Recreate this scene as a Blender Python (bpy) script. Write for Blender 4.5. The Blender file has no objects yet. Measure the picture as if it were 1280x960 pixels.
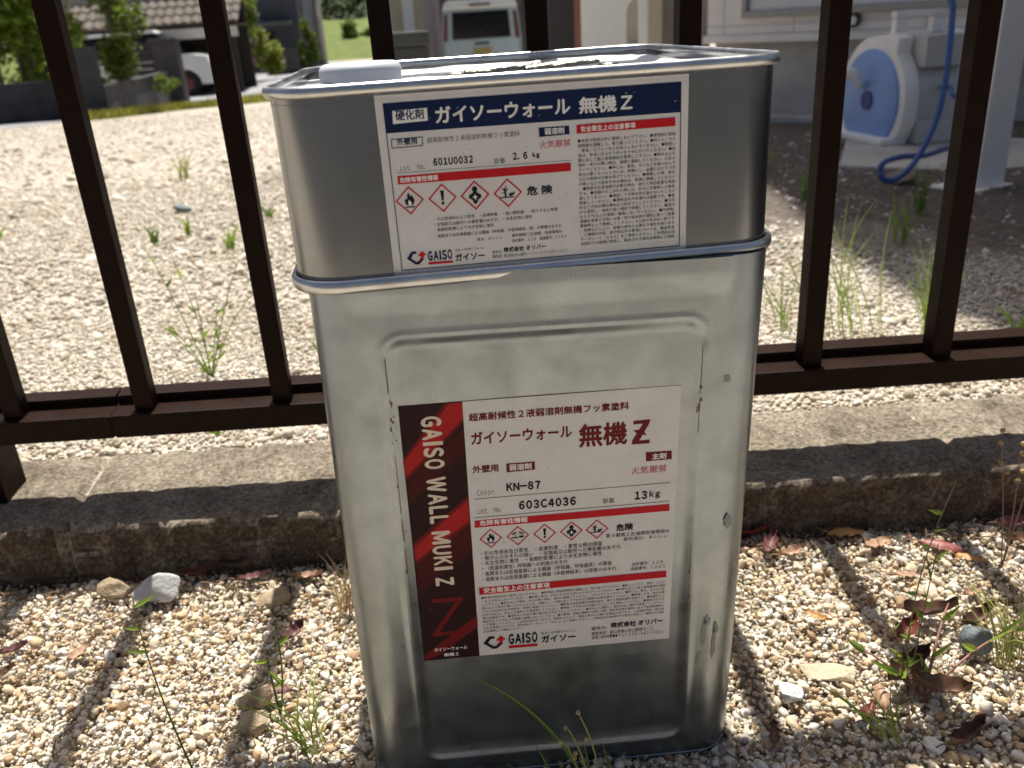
import bpy, bmesh, math, random
import numpy as np
from mathutils import Vector, Matrix

R = math.radians
rnd = random.Random(7)
rng = np.random.default_rng(11)
SC = bpy.context.scene
COL = SC.collection

# ------------------------------------------------------------------ camera
def cam_axes(yaw, pitch, roll):
    f = Vector((math.sin(yaw) * math.cos(pitch), math.cos(yaw) * math.cos(pitch), math.sin(pitch)))
    r = Vector((math.cos(yaw), -math.sin(yaw), 0))
    u = r.cross(f)
    c, s = math.cos(roll), math.sin(roll)
    return r * c + u * s, u * c - r * s, f

cd = bpy.data.cameras.new('camera')
cam = bpy.data.objects.new('camera', cd)
COL.objects.link(cam)
r_, u_, f_ = cam_axes(0.1051, -0.4008, -0.0655)
m = Matrix((r_, u_, -f_)).transposed().to_4x4()
m.translation = Vector((-0.0598, -0.3874, 0.4307))
cam.matrix_world = m
cd.sensor_width = 36.0
cd.lens = 1070.13 / 1280 * 36.0
cd.clip_start = 0.02
cd.clip_end = 600
cd.dof.use_dof = True
cd.dof.focus_distance = 0.47
cd.dof.aperture_fstop = 13.0
SC.camera = cam

# ------------------------------------------------------------------ sky, sun, exposure
SUN_EL, SUN_AZ = 68.0, 5.0            # azimuth measured from +Y towards +X
w = bpy.data.worlds.new('World')
SC.world = w
w.use_nodes = True
nt = w.node_tree
nt.nodes.clear()
sky = nt.nodes.new('ShaderNodeTexSky')
sky.sky_type = 'NISHITA'
sky.sun_disc = False
sky.sun_elevation = R(SUN_EL)
sky.sun_rotation = R(SUN_AZ)
sky.air_density = 0.75
sky.dust_density = 4.5
sky.ozone_density = 0.3
bg = nt.nodes.new('ShaderNodeBackground')
bg.inputs['Strength'].default_value = 0.060
wo = nt.nodes.new('ShaderNodeOutputWorld')
nt.links.new(sky.outputs[0], bg.inputs[0])
nt.links.new(bg.outputs[0], wo.inputs[0])
sd = bpy.data.lights.new('sun', 'SUN')
sd.energy = 5.0
sd.angle = R(0.5)
sd.color = (1.0, 0.95, 0.86)
sun = bpy.data.objects.new('sun', sd)
COL.objects.link(sun)
to_sun = Vector((math.sin(R(SUN_AZ)) * math.cos(R(SUN_EL)), math.cos(R(SUN_AZ)) * math.cos(R(SUN_EL)), math.sin(R(SUN_EL))))
sun.rotation_euler = (-to_sun).to_track_quat('-Z', 'Y').to_euler()
vs = SC.view_settings
vs.view_transform = 'Standard'
vs.look = 'None'
vs.exposure = 0.66
vs.gamma = 1.0
vs.use_curve_mapping = False
SC.cycles.use_denoising = True
SC.cycles.max_bounces = 8

# ------------------------------------------------------------------ materials
MATS = {}

def ramp(nt, src, stops, interp='LINEAR'):
    n = nt.nodes.new('ShaderNodeValToRGB')
    n.color_ramp.interpolation = interp
    el = n.color_ramp.elements
    while len(el) < len(stops):
        el.new(0.5)
    for e, (p, c) in zip(el, stops):
        e.position = p
        e.color = (*c, 1) if len(c) == 3 else c
    nt.links.new(src, n.inputs[0])
    return n.outputs[0]

def noise(nt, scale, detail=4, rough=0.6, vec=None, dist=0.0):
    n = nt.nodes.new('ShaderNodeTexNoise')
    n.inputs['Scale'].default_value = scale
    n.inputs['Detail'].default_value = detail
    n.inputs['Roughness'].default_value = rough
    n.inputs['Distortion'].default_value = dist
    if vec is not None:
        nt.links.new(vec, n.inputs['Vector'])
    return n

def objcoord(nt, scale=None):
    t = nt.nodes.new('ShaderNodeTexCoord')
    if scale is None:
        return t.outputs['Object']
    mp = nt.nodes.new('ShaderNodeMapping')
    mp.inputs['Scale'].default_value = scale
    nt.links.new(t.outputs['Object'], mp.inputs['Vector'])
    return mp.outputs[0]

def mat(name, color, rough=0.6, metal=0.0, var=0.15, scale=20.0, bump=0.0, bscale=None, spec=0.5, stretch=None, detail=5, color2=None, trans=0.0, rvar=0.0):
    """principled surface whose colour wanders around `color`, with an optional fine bump"""
    if name in MATS:
        return MATS[name]
    M = bpy.data.materials.new(name)
    M.use_nodes = True
    nt = M.node_tree
    b = nt.nodes['Principled BSDF']
    vec = objcoord(nt, stretch)
    n = noise(nt, scale, detail, 0.62, vec)
    lo = tuple(max(0, c * (1 - var)) for c in color)
    hi = color2 if color2 else tuple(min(1, c * (1 + var)) for c in color)
    nt.links.new(ramp(nt, n.outputs['Fac'], [(0.3, lo), (0.7, hi)]), b.inputs['Base Color'])
    b.inputs['Roughness'].default_value = rough
    b.inputs['Metallic'].default_value = metal
    b.inputs['Specular IOR Level'].default_value = spec
    if rvar:
        mr = nt.nodes.new('ShaderNodeMapRange')
        mr.inputs['From Min'].default_value = 0.3
        mr.inputs['From Max'].default_value = 0.7
        mr.inputs['To Min'].default_value = max(0.02, rough - rvar)
        mr.inputs['To Max'].default_value = min(1, rough + rvar)
        n3 = noise(nt, scale * 0.7, 4, 0.6, vec)
        nt.links.new(n3.outputs['Fac'], mr.inputs['Value'])
        nt.links.new(mr.outputs[0], b.inputs['Roughness'])
    if trans:
        b.inputs['Subsurface Weight'].default_value = trans
        b.inputs['Subsurface Radius'].default_value = (0.01, 0.01, 0.01)
    if bump:
        n2 = noise(nt, bscale or scale * 3, 5, 0.65, vec)
        bp = nt.nodes.new('ShaderNodeBump')
        bp.inputs['Strength'].default_value = bump
        bp.inputs['Distance'].default_value = 0.004
        nt.links.new(n2.outputs['Fac'], bp.inputs['Height'])
        nt.links.new(bp.outputs[0], b.inputs['Normal'])
    MATS[name] = M
    return M

def leaf_mat(name, color, var=0.5, transl=0.35):
    """thin leaf: diffuse plus translucent, each leaf or blade a shade of its own"""
    if name in MATS:
        return MATS[name]
    M = bpy.data.materials.new(name)
    M.use_nodes = True
    nt = M.node_tree
    b = nt.nodes['Principled BSDF']
    g = nt.nodes.new('ShaderNodeNewGeometry')
    lo = tuple(c * (1 - var) for c in color)
    hi = (min(1, color[0] * (1 + var * 1.1)), min(1, color[1] * (1 + var * 0.8)), color[2] * (1 + var * 0.3))
    c = ramp(nt, g.outputs['Random Per Island'], [(0.0, lo), (0.5, color), (1.0, hi)])
    nt.links.new(c, b.inputs['Base Color'])
    b.inputs['Roughness'].default_value = 0.5
    tr = nt.nodes.new('ShaderNodeBsdfTranslucent')
    nt.links.new(c, tr.inputs['Color'])
    mx = nt.nodes.new('ShaderNodeMixShader')
    mx.inputs[0].default_value = transl
    nt.links.new(b.outputs[0], mx.inputs[1])
    nt.links.new(tr.outputs[0], mx.inputs[2])
    nt.links.new(mx.outputs[0], nt.nodes['Material Output'].inputs[0])
    MATS[name] = M
    return M

def stone_mat(name, stops, rough=0.75):
    if name in MATS:
        return MATS[name]
    M = bpy.data.materials.new(name)
    M.use_nodes = True
    nt = M.node_tree
    b = nt.nodes['Principled BSDF']
    g = nt.nodes.new('ShaderNodeNewGeometry')
    c = ramp(nt, g.outputs['Random Per Island'], stops)
    n = noise(nt, 260, 4, 0.7, objcoord(nt))
    k = ramp(nt, n.outputs['Fac'], [(0.28, (0.60, 0.55, 0.48)), (0.62, (1.08, 1.06, 1.03))])
    mx = nt.nodes.new('ShaderNodeMix')
    mx.data_type = 'RGBA'
    mx.blend_type = 'MULTIPLY'
    mx.inputs[0].default_value = 1.0
    nt.links.new(c, mx.inputs[6])
    nt.links.new(k, mx.inputs[7])
    nd = noise(nt, 5.5, 5, 0.7, objcoord(nt))        # patches of silt lying among the stones
    kd = ramp(nt, nd.outputs['Fac'], [(0.34, (0.78, 0.74, 0.68)), (0.52, (1, 1, 1))])
    m2 = nt.nodes.new('ShaderNodeMix')
    m2.data_type = 'RGBA'
    m2.blend_type = 'MULTIPLY'
    m2.inputs[0].default_value = 1.0
    nt.links.new(mx.outputs[2], m2.inputs[6])
    nt.links.new(kd, m2.inputs[7])
    nt.links.new(m2.outputs[2], b.inputs['Base Color'])
    b.inputs['Roughness'].default_value = rough
    bp = nt.nodes.new('ShaderNodeBump')
    bp.inputs['Strength'].default_value = 0.5
    bp.inputs['Distance'].default_value = 0.0012
    nt.links.new(n.outputs['Fac'], bp.inputs['Height'])
    nt.links.new(bp.outputs[0], b.inputs['Normal'])
    MATS[name] = M
    return M

def tin_mat(name, color, rough, swirl, bumpk, rvar=0.08):
    """tinplate: metallic, with a cloudy spangle in roughness and a faint waviness"""
    M = bpy.data.materials.new(name)
    M.use_nodes = True
    nt = M.node_tree
    b = nt.nodes['Principled BSDF']
    v = objcoord(nt)
    b.inputs['Metallic'].default_value = 1.0
    n1 = noise(nt, swirl, 4, 0.55, v, 0.6)
    nt.links.new(ramp(nt, n1.outputs['Fac'], [(0.25, tuple(c * 0.82 for c in color)), (0.5, color), (0.75, tuple(min(1, c * 1.12) for c in color))]), b.inputs['Base Color'])
    mr = nt.nodes.new('ShaderNodeMapRange')
    mr.inputs['From Min'].default_value = 0.3
    mr.inputs['From Max'].default_value = 0.7
    mr.inputs['To Min'].default_value = rough - rvar
    mr.inputs['To Max'].default_value = rough + rvar
    n2 = noise(nt, swirl * 1.6, 4, 0.55, v, 0.4)
    nt.links.new(n2.outputs['Fac'], mr.inputs['Value'])
    nt.links.new(mr.outputs[0], b.inputs['Roughness'])
    n3 = noise(nt, 14, 2, 0.5, v)
    mp_ = nt.nodes.new('ShaderNodeMapping'); mp_.inputs['Scale'].default_value = (420, 420, 9); mp_.inputs['Rotation'].default_value = (0, R(7), 0)
    nt.links.new(v, mp_.inputs['Vector'])
    n6 = noise(nt, 1.0, 3, 0.6, mp_.outputs[0])
    n4 = noise(nt, swirl * 1.2, 2, 0.5, v, 0.4)
    ad = nt.nodes.new('ShaderNodeMath')
    ad.operation = 'MULTIPLY_ADD'
    ad.inputs[1].default_value = 0.12
    nt.links.new(n4.outputs['Fac'], ad.inputs[0])
    nt.links.new(n3.outputs['Fac'], ad.inputs[2])
    a6 = nt.nodes.new('ShaderNodeMath')
    a6.operation = 'MULTIPLY_ADD'
    a6.inputs[1].default_value = 0.11
    nt.links.new(n6.outputs['Fac'], a6.inputs[0])
    nt.links.new(ad.outputs[0], a6.inputs[2])
    bp = nt.nodes.new('ShaderNodeBump')
    bp.inputs['Strength'].default_value = bumpk
    bp.inputs['Distance'].default_value = 0.003
    nt.links.new(a6.outputs[0], bp.inputs['Height'])
    nt.links.new(bp.outputs[0], b.inputs['Normal'])
    MATS[name] = M
    return M

def ink(name, color, rough=0.45):
    return mat('ink_' + name, color, 0.55, var=0.06, scale=90, spec=0.15)

# ------------------------------------------------------------------ mesh helpers
class MB:
    def __init__(self):
        self.v, self.f, self.mi = [], [], []
    def add(self, vs, fs, mi=0):
        o = len(self.v)
        self.v += [tuple(p) for p in vs]
        self.f += [tuple(i + o for i in q) for q in fs]
        self.mi += [mi] * len(fs)
        return self
    def box(self, lo, hi, mi=0, M=None):
        (x0, y0, z0), (x1, y1, z1) = lo, hi
        vs = [Vector(p) for p in [(x0, y0, z0), (x1, y0, z0), (x1, y1, z0), (x0, y1, z0), (x0, y0, z1), (x1, y0, z1), (x1, y1, z1), (x0, y1, z1)]]
        if M is not None:
            vs = [M @ p for p in vs]
        return self.add(vs, [(0, 3, 2, 1), (4, 5, 6, 7), (0, 1, 5, 4), (1, 2, 6, 5), (2, 3, 7, 6), (3, 0, 4, 7)], mi)
    def tube(self, pts, rad, seg=10, mi=0, caps=True):
        pts = [Vector(p) for p in pts]
        n = len(pts)
        rr = rad if isinstance(rad, (list, tuple)) else [rad] * n
        vs, fs = [], []
        up = Vector((0.31, 0.17, 0.93)).normalized()
        a = None
        for i, p in enumerate(pts):
            t = (pts[min(i + 1, n - 1)] - pts[max(i - 1, 0)]).normalized()
            if a is None:
                a = t.cross(up).normalized()
            else:
                a = (a - t * a.dot(t)).normalized()
            b = t.cross(a)
            for k in range(seg):
                q = 2 * math.pi * k / seg
                vs.append(p + (a * math.cos(q) + b * math.sin(q)) * rr[i])
        for i in range(n - 1):
            for k in range(seg):
                k2 = (k + 1) % seg
                fs.append((i * seg + k, i * seg + k2, (i + 1) * seg + k2, (i + 1) * seg + k))
        if caps:
            fs.append(tuple(range(seg))[::-1])
            fs.append(tuple(range((n - 1) * seg, n * seg)))
        return self.add(vs, fs, mi)
    def lathe(self, prof, seg=32, mi=0, M=None, caps=True):
        vs, fs = [], []
        for (r, z) in prof:
            for k in range(seg):
                q = 2 * math.pi * k / seg
                p = Vector((r * math.cos(q), r * math.sin(q), z))
                vs.append(M @ p if M is not None else p)
        for i in range(len(prof) - 1):
            for k in range(seg):
                k2 = (k + 1) % seg
                fs.append((i * seg + k, i * seg + k2, (i + 1) * seg + k2, (i + 1) * seg + k))
        if caps and prof[0][0] > 1e-6:
            fs.append(tuple(range(seg))[::-1])
        if caps and prof[-1][0] > 1e-6:
            fs.append(tuple(range((len(prof) - 1) * seg, len(prof) * seg)))
        return self.add(vs, fs, mi)
    def prism(self, poly, y0, y1, mi=0, M=None):
        """extrude an (x, z) outline between two depths"""
        n = len(poly)
        vs = [Vector((x, y0, z)) for x, z in poly] + [Vector((x, y1, z)) for x, z in poly]
        if M is not None:
            vs = [M @ p for p in vs]
        fs = [tuple(range(n)), tuple(range(n, 2 * n))[::-1]] + [(i, i + n, (i + 1) % n + n, (i + 1) % n) for i in range(n)]
        return self.add(vs, fs, mi)
    def build(self, name, mats, parent=None, smooth=False, bevel=0.0, auto=None):
        me = bpy.data.meshes.new(name)
        me.from_pydata(self.v, [], self.f)
        for mm in (mats if isinstance(mats, (list, tuple)) else [mats]):
            me.materials.append(mm)
        if any(self.mi):
            me.polygons.foreach_set('material_index', self.mi)
        bm = bmesh.new()
        bm.from_mesh(me)
        bmesh.ops.recalc_face_normals(bm, faces=bm.faces)
        if bevel:
            ed = [e for e in bm.edges if len(e.link_faces) == 2 and e.calc_face_angle(0) > 0.5]
            bmesh.ops.bevel(bm, geom=ed, offset=bevel, segments=2, affect='EDGES', profile=0.6, clamp_overlap=True)
        if smooth:
            for f in bm.faces:
                f.smooth = True
        if auto is not None:
            for e in bm.edges:
                if len(e.link_faces) == 2 and e.calc_face_angle(0) > auto:
                    e.smooth = False
        bm.to_mesh(me)
        bm.free()
        o = bpy.data.objects.new(name, me)
        COL.objects.link(o)
        if parent is not None:
            o.parent = parent
        return o

def tag(o, label=None, cat=None, group=None, kind=None):
    if label: o['label'] = label
    if cat: o['category'] = cat
    if group: o['group'] = group
    if kind: o['kind'] = kind
    return o

def empty(name, label, cat, loc=(0, 0, 0), rz=0.0, group=None):
    o = bpy.data.objects.new(name, None)
    o.empty_display_size = 0.05
    COL.objects.link(o)
    o.location = loc
    o.rotation_euler = (0, 0, rz)
    return tag(o, label, cat, group)

def raw_mesh(name, V, F, mats, parent=None, smooth=True, mi=None):
    """numpy triangles -> one object"""
    me = bpy.data.meshes.new(name)
    n, k = F.shape
    me.vertices.add(len(V))
    me.vertices.foreach_set('co', np.ascontiguousarray(V, dtype=np.float32).ravel())
    me.loops.add(n * k)
    me.loops.foreach_set('vertex_index', np.ascontiguousarray(F, dtype=np.int32).ravel())
    me.polygons.add(n)
    me.polygons.foreach_set('loop_start', np.arange(0, n * k, k, dtype=np.int32))
    if smooth:
        me.polygons.foreach_set('use_smooth', np.ones(n, dtype=bool))
    for mm in (mats if isinstance(mats, (list, tuple)) else [mats]):
        me.materials.append(mm)
    if mi is not None:
        me.polygons.foreach_set('material_index', np.asarray(mi, dtype=np.int32))
    me.update(calc_edges=True)
    me.validate()
    o = bpy.data.objects.new(name, me)
    COL.objects.link(o)
    if parent is not None:
        o.parent = parent
    return o

def ground_z(y):
    return 0.05 - 0.045 * min(max(0.0, y - 0.45), 19.5)

FS = 0.104                                # the fence and kerb run along y = c - FS * x
def fx(x, c): return c - FS * x
def F3(x, c, z): return Vector((x, c - FS * x, z))

# ================================================================== SETTING
def gravel_ground_mat():
    M = bpy.data.materials.new('gravel_ground')
    M.use_nodes = True
    nt = M.node_tree
    b = nt.nodes['Principled BSDF']
    v = objcoord(nt)
    vo = nt.nodes.new('ShaderNodeTexVoronoi')
    vo.inputs['Scale'].default_value = 95
    nt.links.new(v, vo.inputs['Vector'])
    sp = nt.nodes.new('ShaderNodeSeparateColor')
    nt.links.new(vo.outputs['Color'], sp.inputs[0])
    c = ramp(nt, sp.outputs[0], [(0.0, (0.26, 0.21, 0.155)), (0.3, (0.39, 0.34, 0.275)), (0.62, (0.49, 0.45, 0.39)), (1.0, (0.60, 0.57, 0.52))])
    n = noise(nt, 1.6, 5, 0.65, v)
    k = ramp(nt, n.outputs['Fac'], [(0.3, (0.72, 0.68, 0.62)), (0.6, (1, 1, 1))])
    mx = nt.nodes.new('ShaderNodeMix')
    mx.data_type = 'RGBA'
    mx.blend_type = 'MULTIPLY'
    mx.inputs[0].default_value = 1.0
    nt.links.new(c, mx.inputs[6])
    nt.links.new(k, mx.inputs[7])
    # bare brown soil takes over from the gravel towards the house
    dp = nt.nodes.new('ShaderNodeVectorMath'); dp.operation = 'DOT_PRODUCT'
    dp.inputs[1].default_value = (0.829, 0.559, 0.0)
    nt.links.new(v, dp.inputs[0])
    na = noise(nt, 3.0, 5, 0.7, v)
    ma = nt.nodes.new('ShaderNodeMath'); ma.operation = 'MULTIPLY_ADD'; ma.inputs[1].default_value = 0.9
    nt.links.new(na.outputs['Fac'], ma.inputs[0]); nt.links.new(dp.outputs['Value'], ma.inputs[2])
    mrs = nt.nodes.new('ShaderNodeMapRange')
    mrs.inputs['From Min'].default_value = 1.42; mrs.inputs['From Max'].default_value = 1.78
    nt.links.new(ma.outputs[0], mrs.inputs['Value'])
    nb = noise(nt, 55, 6, 0.75, v)
    sc_ = ramp(nt, nb.outputs['Fac'], [(0.3, (0.035, 0.026, 0.020)), (0.5, (0.085, 0.065, 0.050)), (0.62, (0.16, 0.13, 0.105)), (0.75, (0.30, 0.26, 0.22))])
    d2 = nt.nodes.new('ShaderNodeVectorMath'); d2.operation = 'DOT_PRODUCT'
    d2.inputs[1].default_value = (0.559, -0.829, 0.0)
    nt.links.new(v, d2.inputs[0])
    ms = nt.nodes.new('ShaderNodeMapRange')
    ms.inputs['From Min'].default_value = -3.3; ms.inputs['From Max'].default_value = -2.6
    nt.links.new(d2.outputs['Value'], ms.inputs['Value'])
    mm_ = nt.nodes.new('ShaderNodeMath'); mm_.operation = 'MULTIPLY'
    nt.links.new(mrs.outputs[0], mm_.inputs[0]); nt.links.new(ms.outputs[0], mm_.inputs[1])
    mx2 = nt.nodes.new('ShaderNodeMix'); mx2.data_type = 'RGBA'
    nt.links.new(mm_.outputs[0], mx2.inputs[0]); nt.links.new(mx.outputs[2], mx2.inputs[6]); nt.links.new(sc_, mx2.inputs[7])
    nt.links.new(mx2.outputs[2], b.inputs['Base Color'])
    b.inputs['Roughness'].default_value = 0.85
    bp = nt.nodes.new('ShaderNodeBump')
    bp.inputs['Strength'].default_value = 0.9
    bp.inputs['Distance'].default_value = 0.008
    bp.invert = True
    nt.links.new(vo.outputs['Distance'], bp.inputs['Height'])
    nt.links.new(bp.outputs[0], b.inputs['Normal'])
    return M

GRAVEL_GROUND = gravel_ground_mat()
# one ground sheet: low in front of the kerb, a step up under it, then a gentle fall to the road
xs = np.unique(np.concatenate([np.linspace(-120, -6, 20), np.linspace(-6, 6, 61), np.linspace(6, 120, 20)]))
cs = np.concatenate([[-90, -40, -15, -6, -3, -1.5, -.8, -.4, -.2, 0, .1, .2, .3], [.311, .3111, .35, .4, .45, .5, .6, .7, .8, 1.0, 1.25, 1.5, 1.75], np.arange(2, 21, .5), [22, 26, 32, 40, 60, 100, 180, 300]])
V = []
for c in cs:
    for x in xs:
        y = c - FS * max(-8, min(8, x))
        z = -0.007 if c < .3105 else ground_z(y)
        V.append((x, y, z))
nx = len(xs)
F = np.array([(j * nx + i, j * nx + i + 1, (j + 1) * nx + i + 1, (j + 1) * nx + i) for j in range(len(cs) - 1) for i in range(nx - 1)])
g = raw_mesh('ground', np.array(V), F, GRAVEL_GROUND, smooth=False)
tag(g, kind='structure')

# asphalt lane beyond the yard, plus an unseen dark strip added behind the camera
REFLECT_ASPH = mat('asphalt', (0.050, 0.050, 0.050), 0.85, var=0.25, scale=3.0, bump=0.4, bscale=160)
def flat_strip(name, left, right, m, dz, kind):
    vs, fs = [], []
    for (a, b) in zip(left, right):
        for t in np.linspace(0, 1, 5):
            x, y = a[0] + (b[0] - a[0]) * t, a[1] + (b[1] - a[1]) * t
            vs.append((x, y, (ground_z(y) if y > 0.3 else -0.007) + dz))
    for j in range(len(left) - 1):
        for i in range(4):
            fs.append((j * 5 + i, j * 5 + i + 1, (j + 1) * 5 + i + 1, (j + 1) * 5 + i))
    o = MB().add(vs, fs).build(name, m)
    return tag(o, kind=kind)

def lerp_pts(pts, n):
    out = []
    for a, b in zip(pts[:-1], pts[1:]):
        for k in range(n):
            t = k / n
            out.append((a[0] + (b[0] - a[0]) * t, a[1] + (b[1] - a[1]) * t))
    return out + [pts[-1]]

lane_l = lerp_pts([(-9.5, 10.5), (-5.9, 13.9), (-5.25, 16.4), (-5.0, 21.3), (-6.5, 23.6), (-6.5, 30), (-5.5, 42)], 6)
lane_r = lerp_pts([(-8.5, 9.0), (-4.75, 12.3), (-4.40, 16.4), (-3.55, 21.3), (-3.2, 23.6), (-2.8, 30), (-2.2, 42)], 6)
flat_strip('road', lane_l, lane_r, mat('pale_asphalt', (0.24, 0.245, 0.26), 0.8, var=0.2, scale=2.0, bump=0.3, bscale=120), 0.006, 'structure')
flat_strip('road', [(-60, -40), (-60, -1.0)], [(60, -40), (60, -1.0)], REFLECT_ASPH, 0.006, 'structure')  # unseen strip, added so the upper can mirrors darker ground

def hill(name, x0, x1, y0, y1, z0, z1, m, nx=30, ny=14, amp=0.2):
    vs, fs = [], []
    for j in range(ny + 1):
        t = j / ny
        for i in range(nx + 1):
            s = i / nx
            x, y = x0 + (x1 - x0) * s, y0 + (y1 - y0) * t
            z = z0 + (z1 - z0) * (t ** 0.8) + amp * math.sin(x * .7 + y * .31) * t
            vs.append((x, y, z))
    for j in range(ny):
        for i in range(nx):
            a = j * (nx + 1) + i
            fs.append((a, a + 1, a + nx + 2, a + nx + 1))
    o = MB().add(vs, fs).build(name, m, smooth=True)
    return tag(o, kind='structure')
hill('grass_bank', -30, 30, 43.5, 62, -0.85, 1.3, mat('bank_grass', (0.085, 0.120, 0.010), 0.9, var=0.35, scale=1.6, bump=0.8, bscale=14))
hill('hills', -110, 110, 72, 150, -1, 34, mat('hill_woods', (0.03, 0.05, 0.015), 0.95, var=0.6, scale=0.35, bump=1.0, bscale=2.5), amp=2.5)

# ------------------------------------------------------------------ gravel stones (stuff)
def icos(sub):
    bm = bmesh.new()
    bmesh.ops.create_icosphere(bm, subdivisions=sub, radius=1)
    V = np.array([v.co[:] for v in bm.verts])
    F = np.array([[v.index for v in f.verts] for f in bm.faces])
    bm.free()
    return V, F
ICO1, ICO2, ICO3 = icos(1), icos(2), icos(3)

def stone_shape(V, seed, amp=0.12, cuts=9):
    r = np.random.default_rng(seed)
    out = V.copy()
    d = np.ones(len(V))
    for _ in range(cuts):                    # flattened facets make a broken pebble
        n = r.normal(size=3); n /= np.linalg.norm(n)
        h = r.uniform(0.42, 0.85)
        p = out @ n
        out = out - np.outer(np.maximum(0, p - h) * 0.97, n)
    d = 1 + amp * np.sin(out @ r.normal(size=3) * 2.3 + r.uniform(0, 6)) * np.cos(out @ r.normal(size=3) * 1.9)
    return out * d[:, None]

def scatter(name, P, rad, base, m, seed, flat=(0.55, 0.9)):
    r = np.random.default_rng(seed)
    V0, F0 = base
    shapes = np.array([stone_shape(V0, s) for s in range(14)])
    N = len(P)
    pick = r.integers(0, len(shapes), N)
    S = np.stack([r.uniform(0.85, 1.35, N), r.uniform(0.75, 1.0, N), r.uniform(*flat, N)], 1) * rad[:, None]
    q = r.normal(size=(N, 4)); q[:, 1:3] *= 0.35; q /= np.linalg.norm(q, axis=1)[:, None]
    w_, x, y, z = q[:, 0], q[:, 1], q[:, 2], q[:, 3]
    Rm = np.stack([1 - 2 * (y * y + z * z), 2 * (x * y - w_ * z), 2 * (x * z + w_ * y),
                   2 * (x * y + w_ * z), 1 - 2 * (x * x + z * z), 2 * (y * z - w_ * x),
                   2 * (x * z - w_ * y), 2 * (y * z + w_ * x), 1 - 2 * (x * x + y * y)], 1).reshape(N, 3, 3)
    V = np.einsum('nij,nkj->nki', Rm, shapes[pick] * S[:, None, :]) + P[:, None, :]
    F = F0[None] + (np.arange(N) * len(V0))[:, None, None]
    o = raw_mesh(name, V.reshape(-1, 3), F.reshape(-1, 3), m, smooth=False)
    return tag(o, kind='stuff')

STONES = stone_mat('gravel_stones', [(0.0, (0.36, 0.24, 0.13)), (0.14, (0.55, 0.42, 0.27)), (0.35, (0.665, 0.575, 0.43)), (0.6, (0.735, 0.67, 0.555)), (0.82, (0.79, 0.76, 0.705)), (0.92, (0.58, 0.57, 0.545)), (1.0, (0.83, 0.81, 0.78))])

YSTONES = stone_mat('yard_stones', [(0.0, (0.31, 0.25, 0.18)), (0.12, (0.50, 0.44, 0.36)), (0.4, (0.63, 0.585, 0.50)), (0.7, (0.70, 0.665, 0.60)), (0.92, (0.56, 0.545, 0.51)), (1.0, (0.80, 0.785, 0.745))])
def jgrid(x0, x1, y0, y1, sp, r, jit=0.48):
    gx, gy = np.meshgrid(np.arange(x0, x1, sp), np.arange(y0, y1, sp))
    gx = gx + r.uniform(-jit, jit, gx.shape) * sp
    gy = gy + r.uniform(-jit, jit, gy.shape) * sp
    return np.stack([gx.ravel(), gy.ravel()], 1)

def undul(P):
    return 0.0022 * np.sin(P[:, 0] * 31 + 1.3) * np.cos(P[:, 1] * 27) + 0.0018 * np.sin(P[:, 0] * 71 + P[:, 1] * 53)

def under_can(P, k=0.098):
    return (np.abs(P[:, 0]) < k) & (np.abs(P[:, 1] - 0.123) < k)

r1 = np.random.default_rng(3)
A = jgrid(-0.62, 0.60, -0.16, 0.31, 0.0047, r1)
A = A[(A[:, 1] + FS * A[:, 0] < 0.246) & ~under_can(A)]
ra = np.clip(r1.lognormal(math.log(0.00265), 0.30, len(A)), 0.0014, 0.0065)
Pa = np.column_stack([A, -0.0034 + undul(A) + r1.uniform(-.001, .0015, len(A))])
B_ = jgrid(-0.62, 0.60, -0.16, 0.31, 0.0080, r1)
B_ = B_[(B_[:, 1] + FS * B_[:, 0] < 0.240) & ~under_can(B_, 0.122)]
rb = np.clip(r1.lognormal(math.log(0.0026), 0.36, len(B_)), 0.0013, 0.0065)
Pb = np.column_stack([B_, -0.0010 + undul(B_) + rb * 0.10])
G_ = jgrid(-0.55, 0.55, -0.10, 0.30, 0.0042, r1)
G_ = G_[(G_[:, 1] + FS * G_[:, 0] < 0.246) & ~under_can(G_, 0.118) & (r1.random(len(G_)) < 0.55)]
rg = np.clip(r1.lognormal(math.log(0.0013), 0.35, len(G_)), 0.0007, 0.0026)
scatter('gravel', np.column_stack([G_, 0.0002 + undul(G_) + r1.uniform(-.001, .002, len(G_))]), rg, ICO1, STONES, 15)
scatter('gravel', np.concatenate([Pa, Pb]), np.concatenate([ra, rb]), ICO2, STONES, 5)
# coarser, sparser towards the camera so that the cans have stones to mirror
C_ = jgrid(-0.75, 0.75, -1.0, -0.16, 0.016, r1)
rc = np.clip(r1.lognormal(math.log(0.0075), 0.25, len(C_)), 0.004, 0.012)
scatter('gravel', np.column_stack([C_, -0.006 + undul(C_)]), rc, ICO1, STONES, 6)

def yard_pts(x0, x1, c0, c1, sp, r):
    P = jgrid(x0, x1, c0, c1, sp, r)
    y = P[:, 1] - FS * P[:, 0]
    d = y + 0.387
    keep = (P[:, 0] > -0.15 - 0.60 * d) & (P[:, 0] < 0.05 + 0.74 * d)
    P = np.column_stack([P[keep, 0], y[keep]])
    soil = P[:, 0] * .829 + P[:, 1] * .559 + 0.25 * np.sin(P[:, 0] * 9) * np.sin(P[:, 1] * 7)
    near = np.clip((P[:, 0] * .559 - P[:, 1] * .829 + 3.3) / .7, 0, 1)
    P = P[r.random(len(P)) > 0.94 * np.clip((soil - 0.95) / 0.3, 0, 1) * near]
    z = 0.05 - 0.045 * np.clip(P[:, 1] - 0.45, 0, 19.5)
    return P, z
Y1, z1 = yard_pts(-1, 1.1, 0.392, 0.95, 0.0059, r1)
ry = np.clip(r1.lognormal(math.log(0.0032), 0.42, len(Y1)), 0.003, 0.013)
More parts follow.
